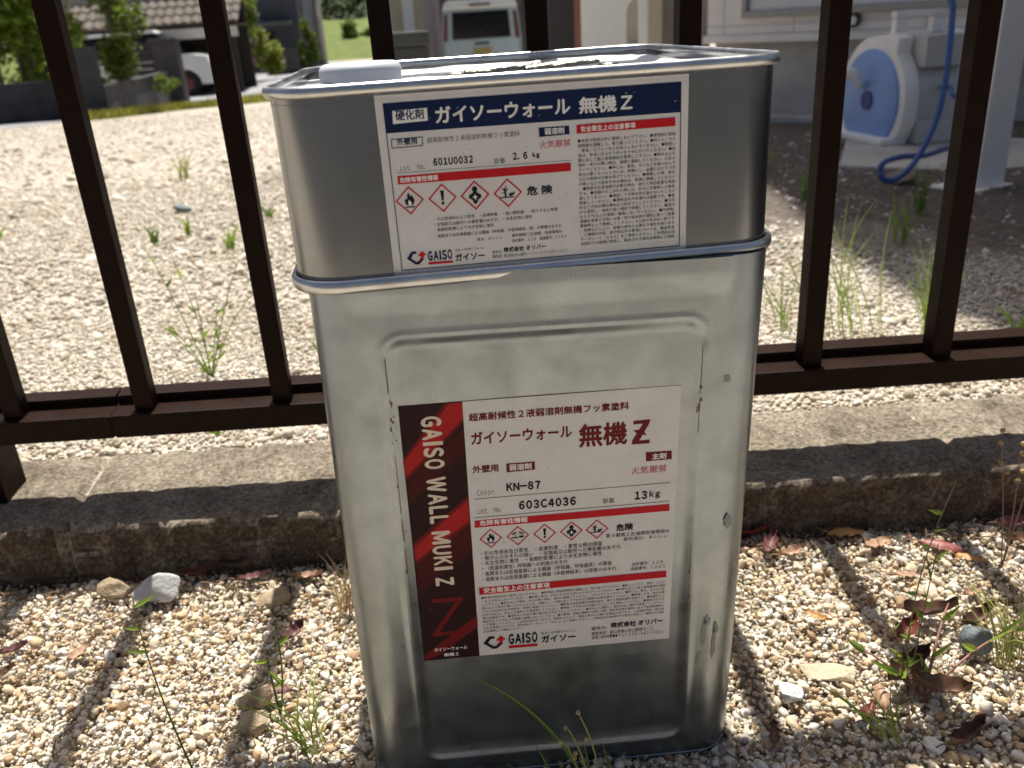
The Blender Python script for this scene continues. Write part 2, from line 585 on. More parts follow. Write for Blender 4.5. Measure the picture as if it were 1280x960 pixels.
scatter('gravel', np.column_stack([Y1, z1 + r1.uniform(-.0005, .002, len(Y1))]), ry, ICO1, YSTONES, 7)
Y2, z2 = yard_pts(-2, 2.2, 0.95, 3.2, 0.0118, r1)
ry = np.clip(r1.lognormal(math.log(0.0049), 0.45, len(Y2)), 0.004, 0.018)
scatter('gravel', np.column_stack([Y2, z2 + r1.uniform(-.001, .003, len(Y2))]), ry, ICO1, YSTONES, 8)
Y3, z3 = yard_pts(-7.6, 3.0, 2.6, 13.0, 0.05, r1)
kk = (Y3[:, 0] < 1.2) & (Y3[:, 0] > -5.2) & (Y3[:, 1] + .0 * Y3[:, 0] < 14.2 + Y3[:, 0] * .5) 
Y3, z3 = Y3[kk], z3[kk]
ry = np.clip(r1.lognormal(math.log(0.0125), 0.4, len(Y3)), 0.007, 0.045)
scatter('gravel', np.column_stack([Y3, z3 - 0.002]), ry, ICO1, YSTONES, 9)

# ------------------------------------------------------------------ kerb
def kerb_mat():
    M = bpy.data.materials.new('kerb_concrete')
    M.use_nodes = True
    nt = M.node_tree
    b = nt.nodes['Principled BSDF']
    v = objcoord(nt)
    n1 = noise(nt, 14, 8, 0.78, v)
    n2 = noise(nt, 260, 5, 0.75, v)
    c1 = ramp(nt, n1.outputs['Fac'], [(0.32, (0.10, 0.078, 0.058)), (0.43, (0.25, 0.205, 0.155)), (0.54, (0.37, 0.315, 0.245)), (0.66, (0.47, 0.415, 0.335))])
    c2 = ramp(nt, n2.outputs['Fac'], [(0.36, (0.35, 0.32, 0.30)), (0.5, (0.95, 0.95, 0.95)), (0.66, (1.7, 1.62, 1.5))])
    mx = nt.nodes.new('ShaderNodeMix')
    mx.data_type = 'RGBA'
    mx.blend_type = 'MULTIPLY'
    mx.inputs[0].default_value = 1.0
    nt.links.new(c1, mx.inputs[6])
    nt.links.new(c2, mx.inputs[7])
    # brown algae in ragged patches on the upright face, its shade painted in too
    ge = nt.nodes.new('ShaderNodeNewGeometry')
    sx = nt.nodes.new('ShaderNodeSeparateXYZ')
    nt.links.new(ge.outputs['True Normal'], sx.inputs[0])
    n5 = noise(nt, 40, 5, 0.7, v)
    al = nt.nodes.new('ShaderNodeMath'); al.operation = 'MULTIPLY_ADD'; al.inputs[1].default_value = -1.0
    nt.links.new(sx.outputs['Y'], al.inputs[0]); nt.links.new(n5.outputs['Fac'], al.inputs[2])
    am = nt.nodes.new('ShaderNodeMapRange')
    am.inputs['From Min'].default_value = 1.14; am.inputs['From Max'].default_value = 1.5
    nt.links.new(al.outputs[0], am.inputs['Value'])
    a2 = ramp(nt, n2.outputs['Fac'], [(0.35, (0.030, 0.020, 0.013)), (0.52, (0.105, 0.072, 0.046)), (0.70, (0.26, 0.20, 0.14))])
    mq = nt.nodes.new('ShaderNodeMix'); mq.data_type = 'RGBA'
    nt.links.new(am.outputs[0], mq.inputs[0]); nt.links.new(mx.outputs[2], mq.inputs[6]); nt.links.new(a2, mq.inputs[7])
    nt.links.new(mq.outputs[2], b.inputs['Base Color'])
    b.inputs['Roughness'].default_value = 0.92
    bp = nt.nodes.new('ShaderNodeBump')
    bp.inputs['Strength'].default_value = 1.0
    bp.inputs['Distance'].default_value = 0.006
    nt.links.new(n2.outputs['Fac'], bp.inputs['Height'])
    nt.links.new(bp.outputs[0], b.inputs['Normal'])
    return M
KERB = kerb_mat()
def kerb():
    prof = []
    for z in np.linspace(-0.03, 0.046, 16): prof.append((0.2445, z))
    prof += [(0.2455, 0.050), (0.2475, 0.053), (0.2505, 0.0545)]
    for c in np.linspace(0.255, 0.380, 26): prof.append((c, 0.055))
    prof += [(0.385, 0.053), (0.388, 0.048), (0.388, 0.0)]
    X = np.arange(-1.0, 1.0001, 0.004)
    joints = [-0.385, 0.012, 0.405]
    V = np.zeros((len(X), len(prof), 3))
    r = np.random.default_rng(9)
    nzx = r.normal(size=(len(X), len(prof)))
    for _ in range(2):
        nzx = (nzx + np.roll(nzx, 1, 0) + np.roll(nzx, -1, 0) + np.roll(nzx, 1, 1) + np.roll(nzx, -1, 1)) / 5
    big = np.interp(X, np.arange(-1, 1.05, 0.03), r.normal(size=len(np.arange(-1, 1.05, 0.03))))
    chip = np.maximum(0, np.interp(X, np.arange(-1, 1.05, 0.011), r.normal(size=len(np.arange(-1, 1.05, 0.011)))) - 0.5)
    for j, (c, z) in enumerate(prof):
        edge = math.exp(-((c - 0.2475) / 0.006) ** 2) if z > 0.03 else 0
        dc = nzx[:, j] * 0.0024 + edge * (0.0012 * big + 0.004 * chip)
        dz = (nzx[:, j] * 0.0016 if z > 0.05 else 0) - edge * 0.0035 * chip
        for jx in joints:
            dip = np.exp(-((X - jx) / 0.004) ** 2) * 0.006
            if c < 0.26 and z > -0.02: dc = dc + dip
            if z > 0.05: dz = dz - dip
        V[:, j, 0] = X
        V[:, j, 1] = c + dc - FS * X
        V[:, j, 2] = z + dz
    n = len(prof)
    F = np.array([(i * n + j, (i + 1) * n + j, (i + 1) * n + j + 1, i * n + j + 1) for i in range(len(X) - 1) for j in range(n - 1)])
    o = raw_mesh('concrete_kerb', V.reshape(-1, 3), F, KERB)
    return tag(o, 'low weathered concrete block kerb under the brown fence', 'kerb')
kerb()

# ------------------------------------------------------------------ fence
BROWN = mat('brown_paint', (0.014, 0.0054, 0.0026), 0.5, var=0.25, scale=60, bump=0.05, bscale=300, rvar=0.08, spec=0.09)
def fbox(mb, x0, x1, c0, c1, z0, z1):
    vs = []
    for z in (z0, z1):
        for (x, c) in ((x0, c0), (x1, c0), (x1, c1), (x0, c1)):
            vs.append(F3(x, c, z))
    mb.add(vs, [(0, 3, 2, 1), (4, 5, 6, 7), (0, 1, 5, 4), (1, 2, 6, 5), (2, 3, 7, 6), (3, 0, 4, 7)])
fence = empty('metal_fence', 'dark brown metal fence of square bars standing on the kerb', 'fence', (0, 0.3, 0.055))
def fpart(name, boxes, bev=0.0012):
    mb = MB()
    for b in boxes: fbox(mb, *b)
    o = mb.build(name, BROWN, bevel=bev)
    o.parent = fence
    o.matrix_parent_inverse = Matrix.Translation(fence.location).inverted()
    return o
XJ = -0.333
for (a, b) in ((-1.1, XJ - 0.0008), (XJ + 0.0008, 1.1)):
    mb = MB()
    prof = [(0.2830, 0.119), (0.3300, 0.119), (0.3300, 0.1485), (0.3085, 0.1485), (0.3085, 0.1400), (0.2830, 0.1400)]
    mb.add([F3(a, c, z) for c, z in prof] + [F3(b, c, z) for c, z in prof],
           [(0, 1, 2, 3, 4, 5), (11, 10, 9, 8, 7, 6)] + [(i, i + 6, (i + 1) % 6 + 6, (i + 1) % 6) for i in range(6)])
    o = mb.build('bottom_rail', BROWN, bevel=0.0012)
    o.parent = fence
    o.matrix_parent_inverse = Matrix.Translation(fence.location).inverted()
fpart('joint_sleeve', [(XJ - .03, XJ + .03, 0.2840, 0.3290, 0.1200, 0.1390)])
fpart('top_rail', [(-1.1, 1.1, 0.2960, 0.3295, 0.742, 0.765)])
for x in (-0.878, -0.762, -0.648, -0.533, -0.418, -0.305, -0.1865, -0.067, 0.047, 0.160, 0.2705, 0.382, 0.497, 0.611, 0.726, 0.84, 0.955):
    fpart('bar', [(x - 0.0083, x + 0.0083, 0.2915, 0.3080, 0.1402, 0.7418)])
for x in (-0.4715, 0.885):
    fpart('post', [(x - 0.022, x + 0.022, 0.2965, 0.3410, 0.050, 0.1185)])

# ================================================================== THE TWO CANS
TIN_UP = tin_mat('tinplate_upper', (0.275, 0.279, 0.280), 0.22, 16, 0.007, 0.03)
TIN_LO = tin_mat('tinplate_lower', (0.282, 0.317, 0.345), 0.33, 34, 0.055, 0.08)
TIN_RIM = tin_mat('tinplate_rim', (0.58, 0.59, 0.60), 0.32, 40, 0.06, 0.08)

def rring(hw, rad, nface, narc):
    """rounded square, counter-clockwise from the front left corner; returns points, outward normals, side index"""
    P, N, S = [], [], []
    L = hw - rad
    corners = [(L, -L, -90, 0), (L, L, 0, 1), (-L, L, 90, 2), (-L, -L, 180, 3)]
    starts = [(-L, -hw), (hw, -L), (L, hw), (-hw, L)]
    dirs = [(1, 0), (0, 1), (-1, 0), (0, -1)]
    norms = [(0, -1), (1, 0), (0, 1), (-1, 0)]
    for k in range(4):
        for i in range(nface):
            t = i / nface * 2 * L
            P.append((starts[k][0] + dirs[k][0] * t, starts[k][1] + dirs[k][1] * t))
            N.append(norms[k])
            S.append((k, t - L))
        cx, cy, a0, _ = corners[k]
        for i in range(narc):
            a = R(a0 + 90 * i / narc)
            P.append((cx + rad * math.cos(a), cy + rad * math.sin(a)))
            N.append((math.cos(a), math.sin(a)))
            S.append((k, None))
    return np.array(P), np.array(N), S

def smooth(e0, e1, x):
    t = np.clip((x - e0) / (e1 - e0), 0, 1)
    return t * t * (3 - 2 * t)

def can_body(name, hw, rad, zs, disp, m, parent, nface=72, narc=14):
    P, N, S = rring(hw, rad, nface, narc)
    n = len(P)
    V = np.zeros((len(zs), n, 3))
    tl = np.array([9.0 if s[1] is None else s[1] for s in S])
    sd_ = np.array([s[0] for s in S])
    for j, z in enumerate(zs):
        d = disp(tl, z, sd_)
        V[j, :, 0] = P[:, 0] + N[:, 0] * d
        V[j, :, 1] = P[:, 1] + N[:, 1] * d
        V[j, :, 2] = z
    F = np.array([(j * n + i, j * n + (i + 1) % n, (j + 1) * n + (i + 1) % n, (j + 1) * n + i) for j in range(len(zs) - 1) for i in range(n)])
    return raw_mesh(name, V.reshape(-1, 3), F, m, parent)

def seam(name, hw, rad, z, r0, m, parent, rz=None, caps=None):
    """a rolled seam: a small round section swept round the can"""
    P, N, S = rring(hw, rad, 20, 14)
    n = len(P)
    k = 10
    V, F = [], []
    for i in range(k):
        a = 2 * math.pi * i / k
        for p, q in zip(P, N):
            d = math.cos(a) * r0
            V.append((p[0] + q[0] * d, p[1] + q[1] * d, z + math.sin(a) * (rz or r0)))
    for i in range(k):
        for j in range(n):
            F.append((i * n + j, i * n + (j + 1) % n, ((i + 1) % k) * n + (j + 1) % n, ((i + 1) % k) * n + j))
    return raw_mesh(name, np.array(V), np.array(F), m, parent)

def plate(name, hw, rad, z, m, parent, wave=0.0, seed=1, rise=None):
    """a lid or base sheet inside the seam, dished at its border"""
    g = np.linspace(-hw, hw, 61)
    r = np.random.default_rng(seed)
    ph = r.uniform(0, 6, 8)
    V, idx, F = [], {}, []
    for i, x in enumerate(g):
        for j, y in enumerate(g):
            qx, qy = max(abs(x) - (hw - rad), 0), max(abs(y) - (hw - rad), 0)
            q = math.hypot(qx, qy)
            X, Y = x, y
            if q > rad:                       # pull corner vertices onto the rounding
                X = math.copysign(hw - rad + qx * rad / q, x)
                Y = math.copysign(hw - rad + qy * rad / q, y)
            edge = min(hw - abs(X), hw - abs(Y))
            zz = z + wave * (math.sin(X * 83 + ph[0]) * math.cos(Y * 67 + ph[1]) + .6 * math.sin(X * 190 + Y * 120 + ph[2]))
            zz += 0.0022 * float(smooth(0.010, 0.016, edge) - smooth(0.018, 0.024, edge))
            V.append((X, Y, zz))
            idx[i, j] = len(V) - 1
    for i in range(60):
        for j in range(60):
            F.append((idx[i, j], idx[i + 1, j], idx[i + 1, j + 1], idx[i, j + 1]))
    return raw_mesh(name, np.array(V), np.array(F), m, parent)

# ---- upper can
up = empty('paint_can', 'short wide silver tin with blue and white label, standing on the taller can', 'paint can', (0, 0.119, 0.3204), group='square metal paint cans')
HU = 0.0901
def disp_up(t, z, s):
    d = np.zeros_like(t)
    flat = t < 8
    d = d + np.where(flat, 0.0008 * np.cos(np.clip(t / 0.095, -1, 1) * math.pi / 2) * 0, 0)   # faces bow out a touch
    d = d - 0.0022 * smooth(HU - 0.007, HU - 0.002, z) * 0
    return d
zs = np.concatenate([[0.002, 0.005], np.linspace(0.008, HU - 0.006, 40), [HU - 0.004, HU - 0.0025]])
can_body('body', 0.1163, 0.0235, zs, disp_up, TIN_UP, up)
seam('top_rim', 0.1176, 0.0240, HU - 0.0026, 0.0017, TIN_RIM, up, rz=0.0026)
seam('bottom_seam', 0.1180, 0.0245, 0.0020, 0.0018, TIN_RIM, up, rz=0.0034)
TIN_LID = tin_mat('tinplate_lid', (0.52, 0.53, 0.54), 0.42, 60, 0.25, 0.10)
STRAP = mat('worn_strap_metal', (0.24, 0.25, 0.26), 0.34, metal=1.0, var=0.3, scale=110, bump=0.5, bscale=160, color2=(0.42, 0.38, 0.28), rvar=0.12)
plate('lid', 0.1166, 0.023, HU - 0.0075, TIN_LID, up, wave=0.00035, seed=4)
plate('base_plate', 0.1166, 0.023, 0.0062, TIN_UP, up)
CAPM = mat('milky_plastic', (0.60, 0.62, 0.66), 0.35, var=0.04, scale=30, trans=0.6)
mb = MB()
zb = HU - 0.0075
mb.lathe([(0.0, zb), (0.0225, zb), (0.0230, zb + 0.0070), (0.0227, zb + 0.0085), (0.0220, zb + 0.0098), (0.0208, zb + 0.0108), (0.0192, zb + 0.0114), (0.0175, zb + 0.0112), (0.0165, zb + 0.0102), (0.0, zb + 0.0098)], 48, M=Matrix.Translation((-0.079, 0.010, 0)))
mb.build('spout_cap', CAPM, up, smooth=True, auto=R(50))
# the carrying strap lies folded down on the lid, its rolled ends crumpled
mb = MB()
for (x0, x1, y0, zoff, rad, sgn) in ((-0.021, 0.022, 0.004, 0.0044, 0.0028, 1), (0.012, 0.054, -0.004, 0.0056, 0.0025, 1)):
    vs, fs = [], []
    nL, nA = 26, 12
    for i in range(nL):
        t = i / (nL - 1)
        x = x0 + (x1 - x0) * t
        for k in range(nA):
            a = math.pi * 1.25 * k / (nA - 1) - math.pi * 0.12
            rr = rad * (1 + 0.04 * math.sin(x * 310 + k) + 0.03 * math.sin(x * 670 + k * 1.3))
            vs.append((x, y0 + rr * math.cos(a) * 1.7 + 0.05 * (x - x0), zb + zoff * 0.35 + rr * math.sin(a) + 0.0020 * t))
    for i in range(nL - 1):
        for k in range(nA - 1):
            fs.append((i * nA + k, (i + 1) * nA + k, (i + 1) * nA + k + 1, i * nA + k + 1))
    mb.add(vs, fs)
mb.build('carrying_strap', STRAP, up, smooth=True)
mb = MB()
mb.lathe([(0.0, zb + .001), (0.006, zb + .001), (0.0055, zb + .0024), (0, zb + .003)], 20, M=Matrix.Translation((-0.026, 0.004, 0)))
mb.build('strap_lug', STRAP, up, smooth=True)
mb = MB()
mb.lathe([(0.0, zb + .001), (0.006, zb + .001), (0.0055, zb + .0024), (0, zb + .003)], 20, M=Matrix.Translation((0.060, -0.002, 0)))
mb.build('strap_lug', STRAP, up, smooth=True)

# ---- lower can (leans a little on the gravel)
lo = empty('paint_can', 'tall silver square can with red and white label, standing on the gravel', 'paint can', (0, 0, 0), group='square metal paint cans')
lo.rotation_mode = 'XYZ'
lo.matrix_world = Matrix.Translation((-0.0011, 0.119 + 0.0044, 0)) @ Matrix.Rotation(-0.0446, 4, 'Z') @ Matrix.Rotation(0.0204, 4, 'Y') @ Matrix.Rotation(0.0272, 4, 'X')
HL = 0.3204
def disp_lo(t, z, s):
    flat = np.abs(t) < 0.5
    a = np.abs(np.where(flat, t, 0.5))
    # pressed rectangular panel, then a shallow shoulder that slopes to the neck
    hx, z0, z1, rr = 0.0765, 0.0215, 0.2925, 0.007
    zc, hz = (z0 + z1) / 2, (z1 - z0) / 2
    qx, qz = a - (hx - rr), abs(z - zc) - (hz - rr)
    sdf = np.hypot(np.maximum(qx, 0), np.maximum(qz, 0)) + np.minimum(np.maximum(qx, qz), 0) - rr
    e = 0.0019 + 0.0016 * smooth(0.276, 0.286, z) + 0.0045 * smooth(0.050, 0.036, z)
    d = -0.0022 * smooth(e, -e, sdf) + 0.0010 * np.exp(-((sdf - 0.0040) / 0.0016) ** 2) * (1 - 0.6 * smooth(0.276, 0.286, z))
    neck = smooth(0.307, 0.3195, z)
    d = d + 0.0021 * neck * smooth(0.104, 0.078, a)
    d = d - 0.0016 * smooth(0.012, 0.0, z)
    d = np.where(flat, d, -0.0016 * smooth(0.012, 0.0, z))
    d = d + np.where(flat, 0.0004 * np.sin(t * 46 + z * 31) * np.sin(z * 37 + 1) * smooth(0.105, 0.08, a) * 0.5, 0)
    # a shallow dent near the left edge
    d = d - np.where(s == 0, 0.0016 * np.exp(-(((t + 0.086) / 0.006) ** 2 + ((z - 0.262) / 0.022) ** 2)), 0)
    return d
zs = np.concatenate([[0.0, 0.002], np.linspace(0.005, 0.034, 22), np.linspace(0.04, 0.28, 60), np.linspace(0.283, 0.3265, 28)])
can_body('body', 0.1138, 0.022, zs, disp_lo, TIN_LO, lo, nface=110, narc=14)
plate('lid', 0.1120, 0.021, 0.3255, TIN_LO, lo)
plate('base_plate', 0.1120, 0.021, 0.002, TIN_LO, lo)
seam('bottom_seam', 0.1126, 0.0215, 0.0012, 0.0006, TIN_LO, lo, rz=0.0018)
RUST = mat('rust', (0.16, 0.075, 0.03), 0.9, var=0.4, scale=400)
PAINTDRIP = mat('dried_grey_paint', (0.25, 0.26, 0.25), 0.55, var=0.1, scale=120)
def blob(mb, x, z, rx, rz, y, seed, n=18):
    r = random.Random(seed)
    pts = []
    for k in range(n):
        a = 2 * math.pi * k / n
        q = 1 + r.uniform(-.3, .3)
        pts.append((x + rx * q * math.cos(a), z + rz * q * math.sin(a)))
    mb.prism(pts, y, y - 0.00015)
YF = -0.1138
for i, (x, z, rx, rz) in enumerate(((0.0905, 0.1075, .0020, .0035), (0.0893, 0.0985, .0016, .0100), (0.0962, 0.1010, .0019, .0040), (0.0955, 0.0905, .0013, .0110), (0.0868, 0.0790, .0014, .0070), (0.0985, 0.176, .0022, .0050), (0.092, 0.262, .0018, .0020))):
    mb = MB()
    blob(mb, x, z, rx, rz, YF - 0.00005, 40 + i)
    mb.build('dried_drip', PAINTDRIP, lo)
for i in range(46):
    side = rnd.random()
    mb = MB()
    if side < .5:
        x, z = -0.0782 + rnd.uniform(-.0012, .0010), rnd.choice([rnd.uniform(0.236, 0.262), rnd.uniform(0.03, 0.26), rnd.uniform(0.05, .075)])
    else:
        x, z = 0.0778 + rnd.uniform(-.001, .0012), rnd.choice([rnd.uniform(0.236, 0.26), rnd.uniform(0.03, 0.26), rnd.uniform(.05, .08)])
    blob(mb, x, z, rnd.uniform(.00015, .0006), rnd.uniform(.0004, .0015), YF - 0.0014, 90 + i, 9)
    if i == 0: acc = MB()
    acc.add(mb.v, mb.f)
for sx, x0 in ((-1, -0.0786), (1, 0.0782)):       # thin dark strokes in a broken line along the pressed edge
    z = 0.035
    while z < 0.280:
        L = min(rnd.uniform(.008, .045), 0.287 - z)
        if rnd.random() < .5:
            wv = rnd.uniform(.00008, .00024)
            acc.prism([(x0 - wv, z), (x0 + wv, z + .001), (x0 + wv * .6, z + L), (x0 - wv * .8, z + L * .9)], YF - .0012, YF - .0013)
        z += L + rnd.uniform(.001, .006)
acc.build('rust_specks', RUST, lo)

# ------------------------------------------------------------------ printed labels
INK = {
    'navy': ink('navy', (0.006, 0.016, 0.062)), 'white': ink('white', (0.78, 0.77, 0.75)), 'grey': ink('grey', (0.16, 0.16, 0.165)),
    'black': ink('black', (0.012, 0.012, 0.014)), 'red': ink('red', (0.52, 0.012, 0.020)), 'redtext': ink('redtext', (0.55, 0.06, 0.08)),
    'maroon': ink('maroon', (0.15, 0.012, 0.014)), 'cream': ink('cream', (0.70, 0.60, 0.47)), 'brightred': ink('brightred', (0.40, 0.016, 0.017)),
    'darkred': ink('darkred', (0.060, 0.007, 0.008)), 'midred': ink('midred', (0.15, 0.009, 0.011)), 'scuff': ink('scuff', (0.46, 0.44, 0.41)), 'panel': ink('panel', (0.024, 0.007, 0.008)),
}
PAPER = mat('label_paper', (0.66, 0.645, 0.62), 0.45, var=0.05, scale=60, bump=0.06, bscale=90, rvar=0.12, color2=(0.70, 0.685, 0.66))
GLYPHS = {}
def glyph(s, bold):
    latin = all(ord(c) < 127 for c in s)
    """outline lettering turned into plain mesh data, at size 1"""
    if (s, bold) in GLYPHS:
        return GLYPHS[s, bold]
    cu = bpy.data.curves.new('lettering', 'FONT')
    # wide forms of the Latin letters share the gothic face of the Japanese lettering
    cu.body = ''.join(chr(ord(c) + 0xFEE0) if 33 <= ord(c) <= 126 else c for c in s)
    if latin:
        cu.body = cu.body.replace(' ', '\u3000')
        cu.space_character = 0.55
    cu.size = 1.0
    cu.resolution_u = 3
    cu.offset = 0.0
    ob = bpy.data.objects.new('lettering', cu)
    COL.objects.link(ob)
    dg = bpy.context.evaluated_depsgraph_get()
    me = ob.evaluated_get(dg).to_mesh()
    V = np.array([v.co[:] for v in me.vertices]).reshape(-1, 3)
    F = [tuple(p.vertices) for p in me.polygons]
    ob.evaluated_get(dg).to_mesh_clear()
    bpy.data.objects.remove(ob)
    bpy.data.curves.remove(cu)
    if bold:                                  # heavier strokes: shifted copies, each a hair prouder
        n = len(V); k = 0.046 if bold == 2 else 0.030 if bold == 1 else 0.012
        offs = [(k, 0), (-k, 0), (0, k), (0, -k)]
        V2, F2 = [V], list(F)
        for i, (a, b) in enumerate(offs):
            W_ = V.copy(); W_[:, 0] += a; W_[:, 1] += b; W_[:, 2] = (i + 1) * 1.0
            V2.append(W_); F2 += [tuple(j + n * (i + 1) for j in f) for f in F]
        V, F = np.concatenate(V2), F2
    GLYPHS[s, bold] = (V, F)
    return V, F

def glyph_condensed(s):
    """tall narrow capitals set tight, each letter fitted to its own width"""
    if (s, 'c') in GLYPHS:
        return GLYPHS[s, 'c']
    VV, FF, x, n0 = [], [], 0.0, 0
    for c in s:
        if c == ' ':
            x += 0.30
            continue
        V, F = glyph('\uff29' if c == 'I' else chr(ord(c) + 0xFEE0), 2)
        V = V.copy()
        wd = {'I': 0.17, 'M': 0.66, 'W': 0.72, 'L': 0.40, 'A': 0.52}.get(c, 0.47)
        lo_, hi_ = V[:, 0].min(), V[:, 0].max()
        if c == 'I':                                   # a plain upright bar
            h0, h1 = glyph(chr(ord('H') + 0xFEE0), 2)[0][:, 1].min(), glyph(chr(ord('H') + 0xFEE0), 2)[0][:, 1].max()
            V = np.array([(0, h0, 0), (1, h0, 0), (1, h1, 0), (0, h1, 0)], dtype=float); F = [(0, 1, 2, 3)]
            lo_, hi_ = 0.0, 1.0
        V[:, 0] = x + (V[:, 0] - lo_) / (hi_ - lo_) * wd
        VV.append(V); FF += [tuple(j + n0 for j in f) for f in F]
        n0 += len(V)
        x += wd + 0.085
    GLYPHS[s, 'c'] = (np.concatenate(VV), FF)
    return GLYPHS[s, 'c']

PARA = ('●本来の用途以外に使用しないで下さい。●使用前に取扱説明書を理解して、取り扱ってください。●粉じん／ガス／蒸気／スプレーなどを吸入しないでください。●取扱い後は、手洗いおよびうがいを十分に行ってください。●必要に応じて個人用保護具を使用して下さい。●飲み込んだ場合・気分が悪い時は、医師に連絡してください。口をすすいでください。●粉じん、蒸気、ガスなどを吸い込んで気分が悪くなったときには、安静にし、必要に応じてできるだけ医師の診断を受けてください。●暴露した時、気分が悪いなどの症状がある場合は、医師に連絡してください。●緊急の応急措置が必要な場合、直ちに特別処置を実施する。●容器からこぼれた時には、砂などを散布した後処理してください。●施錠して子供の手の届かないところに保管してください。●直射日光や水濡れは厳禁です。●塗料などの缶の積み重ねは３段までとしてください。●日光から遮断し、換気の良い場所で保管してください。輸送中も５０℃以上の温度に暴露しないでください。●内容物、容器を廃棄する時には国／地方自治体の規則に従って産業廃棄物として廃棄してください。※上記の表示は一例です。危険などにより、容器の表示とは異なる場合があります。ご詳細な内容、表示例以外の事項については、製品安全データシート（ＳＤＳ）をご参照ください。ご本商品は日本国内での使用に限定し、輸出される場合は事前にご相談ください。')

def circ(cx, cy, r, n=20, rx=None):
    return [(cx + (rx or r) * math.cos(2 * math.pi * k / n), cy + r * math.sin(2 * math.pi * k / n)) for k in range(n)]
def stroke(a, b, wd):
    d = Vector((b[0] - a[0], b[1] - a[1])); d.normalize(); n = Vector((-d.y, d.x)) * wd / 2
    return [(a[0] + n.x, a[1] + n.y), (a[0] - n.x, a[1] - n.y), (b[0] - n.x, b[1] - n.y), (b[0] + n.x, b[1] + n.y)]
PICTO = {
    'flame': [('k', [(-.30, -.22), (-.36, .02), (-.26, .16), (-.24, .04), (-.14, .20), (-.16, .38), (-.02, .56), (.02, .36), (.12, .26), (.16, .42), (.26, .18), (.34, .02), (.28, -.22), (.16, -.34), (-.18, -.34)]),
              ('w', [(-.10, -.32), (-.14, -.14), (-.02, .06), (.04, -.08), (.12, -.12), (.10, -.32)]), ('k', [(-.34, -.42), (.34, -.42), (.34, -.50), (-.34, -.50)])],
    'bang': [('k', [(-.13, .52), (.13, .52), (.07, -.18), (-.07, -.18)]), ('k', circ(0, -.36, .11))],
    'health': [('k', circ(0, .42, .19)), ('k', [(-.12, .26), (.12, .26), (.16, .16), (.40, .04), (.44, -.16), (.20, -.30), (.12, -.52), (0, -.60), (-.12, -.52), (-.20, -.30), (-.44, -.16), (-.40, .04), (-.16, .16)]),
               ('w', [(0, .10), (.05, -.06), (.20, -.12), (.06, -.18), (.02, -.36), (-.06, -.18), (-.20, -.10), (-.05, -.06)])],
    'env': [('k', [(-.62, -.26), (.40, -.26), (.46, -.33), (-.56, -.34)]), ('k', stroke((-.16, -.28), (-.20, .34), .13)), ('k', stroke((-.19, .04), (.02, .30), .07)), ('k', stroke((-.18, .12), (-.40, .34), .07)),
            ('k', stroke((-.2, .3), (-.10, .50), .06)), ('k', stroke((-.17, -.02), (-.42, .06), .05)), ('k', [(.04, -.18), (.14, .00), (.34, -.02), (.46, .10), (.46, -.14), (.34, -.16), (.20, -.24)])],
    'corro': [('k', stroke((-.50, .18), (-.12, .36), .12)), ('k', stroke((.10, .36), (.48, .18), .12)), ('k', [(-.56, -.12), (.02, -.12), (.02, -.22), (-.56, -.22)]), ('k', stroke((-.20, .14), (-.24, -.08), .06)),
              ('k', stroke((.20, .16), (.20, .02), .06)), ('k', [(.08, -.06), (.50, .02), (.56, -.12), (.30, -.22), (.10, -.20)])],
}
COLNAME = {'navy': 'navy_print', 'white': 'white_lettering', 'grey': 'grey_lettering', 'black': 'black_lettering', 'red': 'red_bars', 'redtext': 'red_lettering',
           'maroon': 'maroon_lettering', 'cream': 'cream_lettering', 'brightred': 'bright_red_stripes', 'darkred': 'dark_red_stripes', 'midred': 'deep_red_print', 'panel': 'dark_panel', 'scuff': 'scuff_marks'}

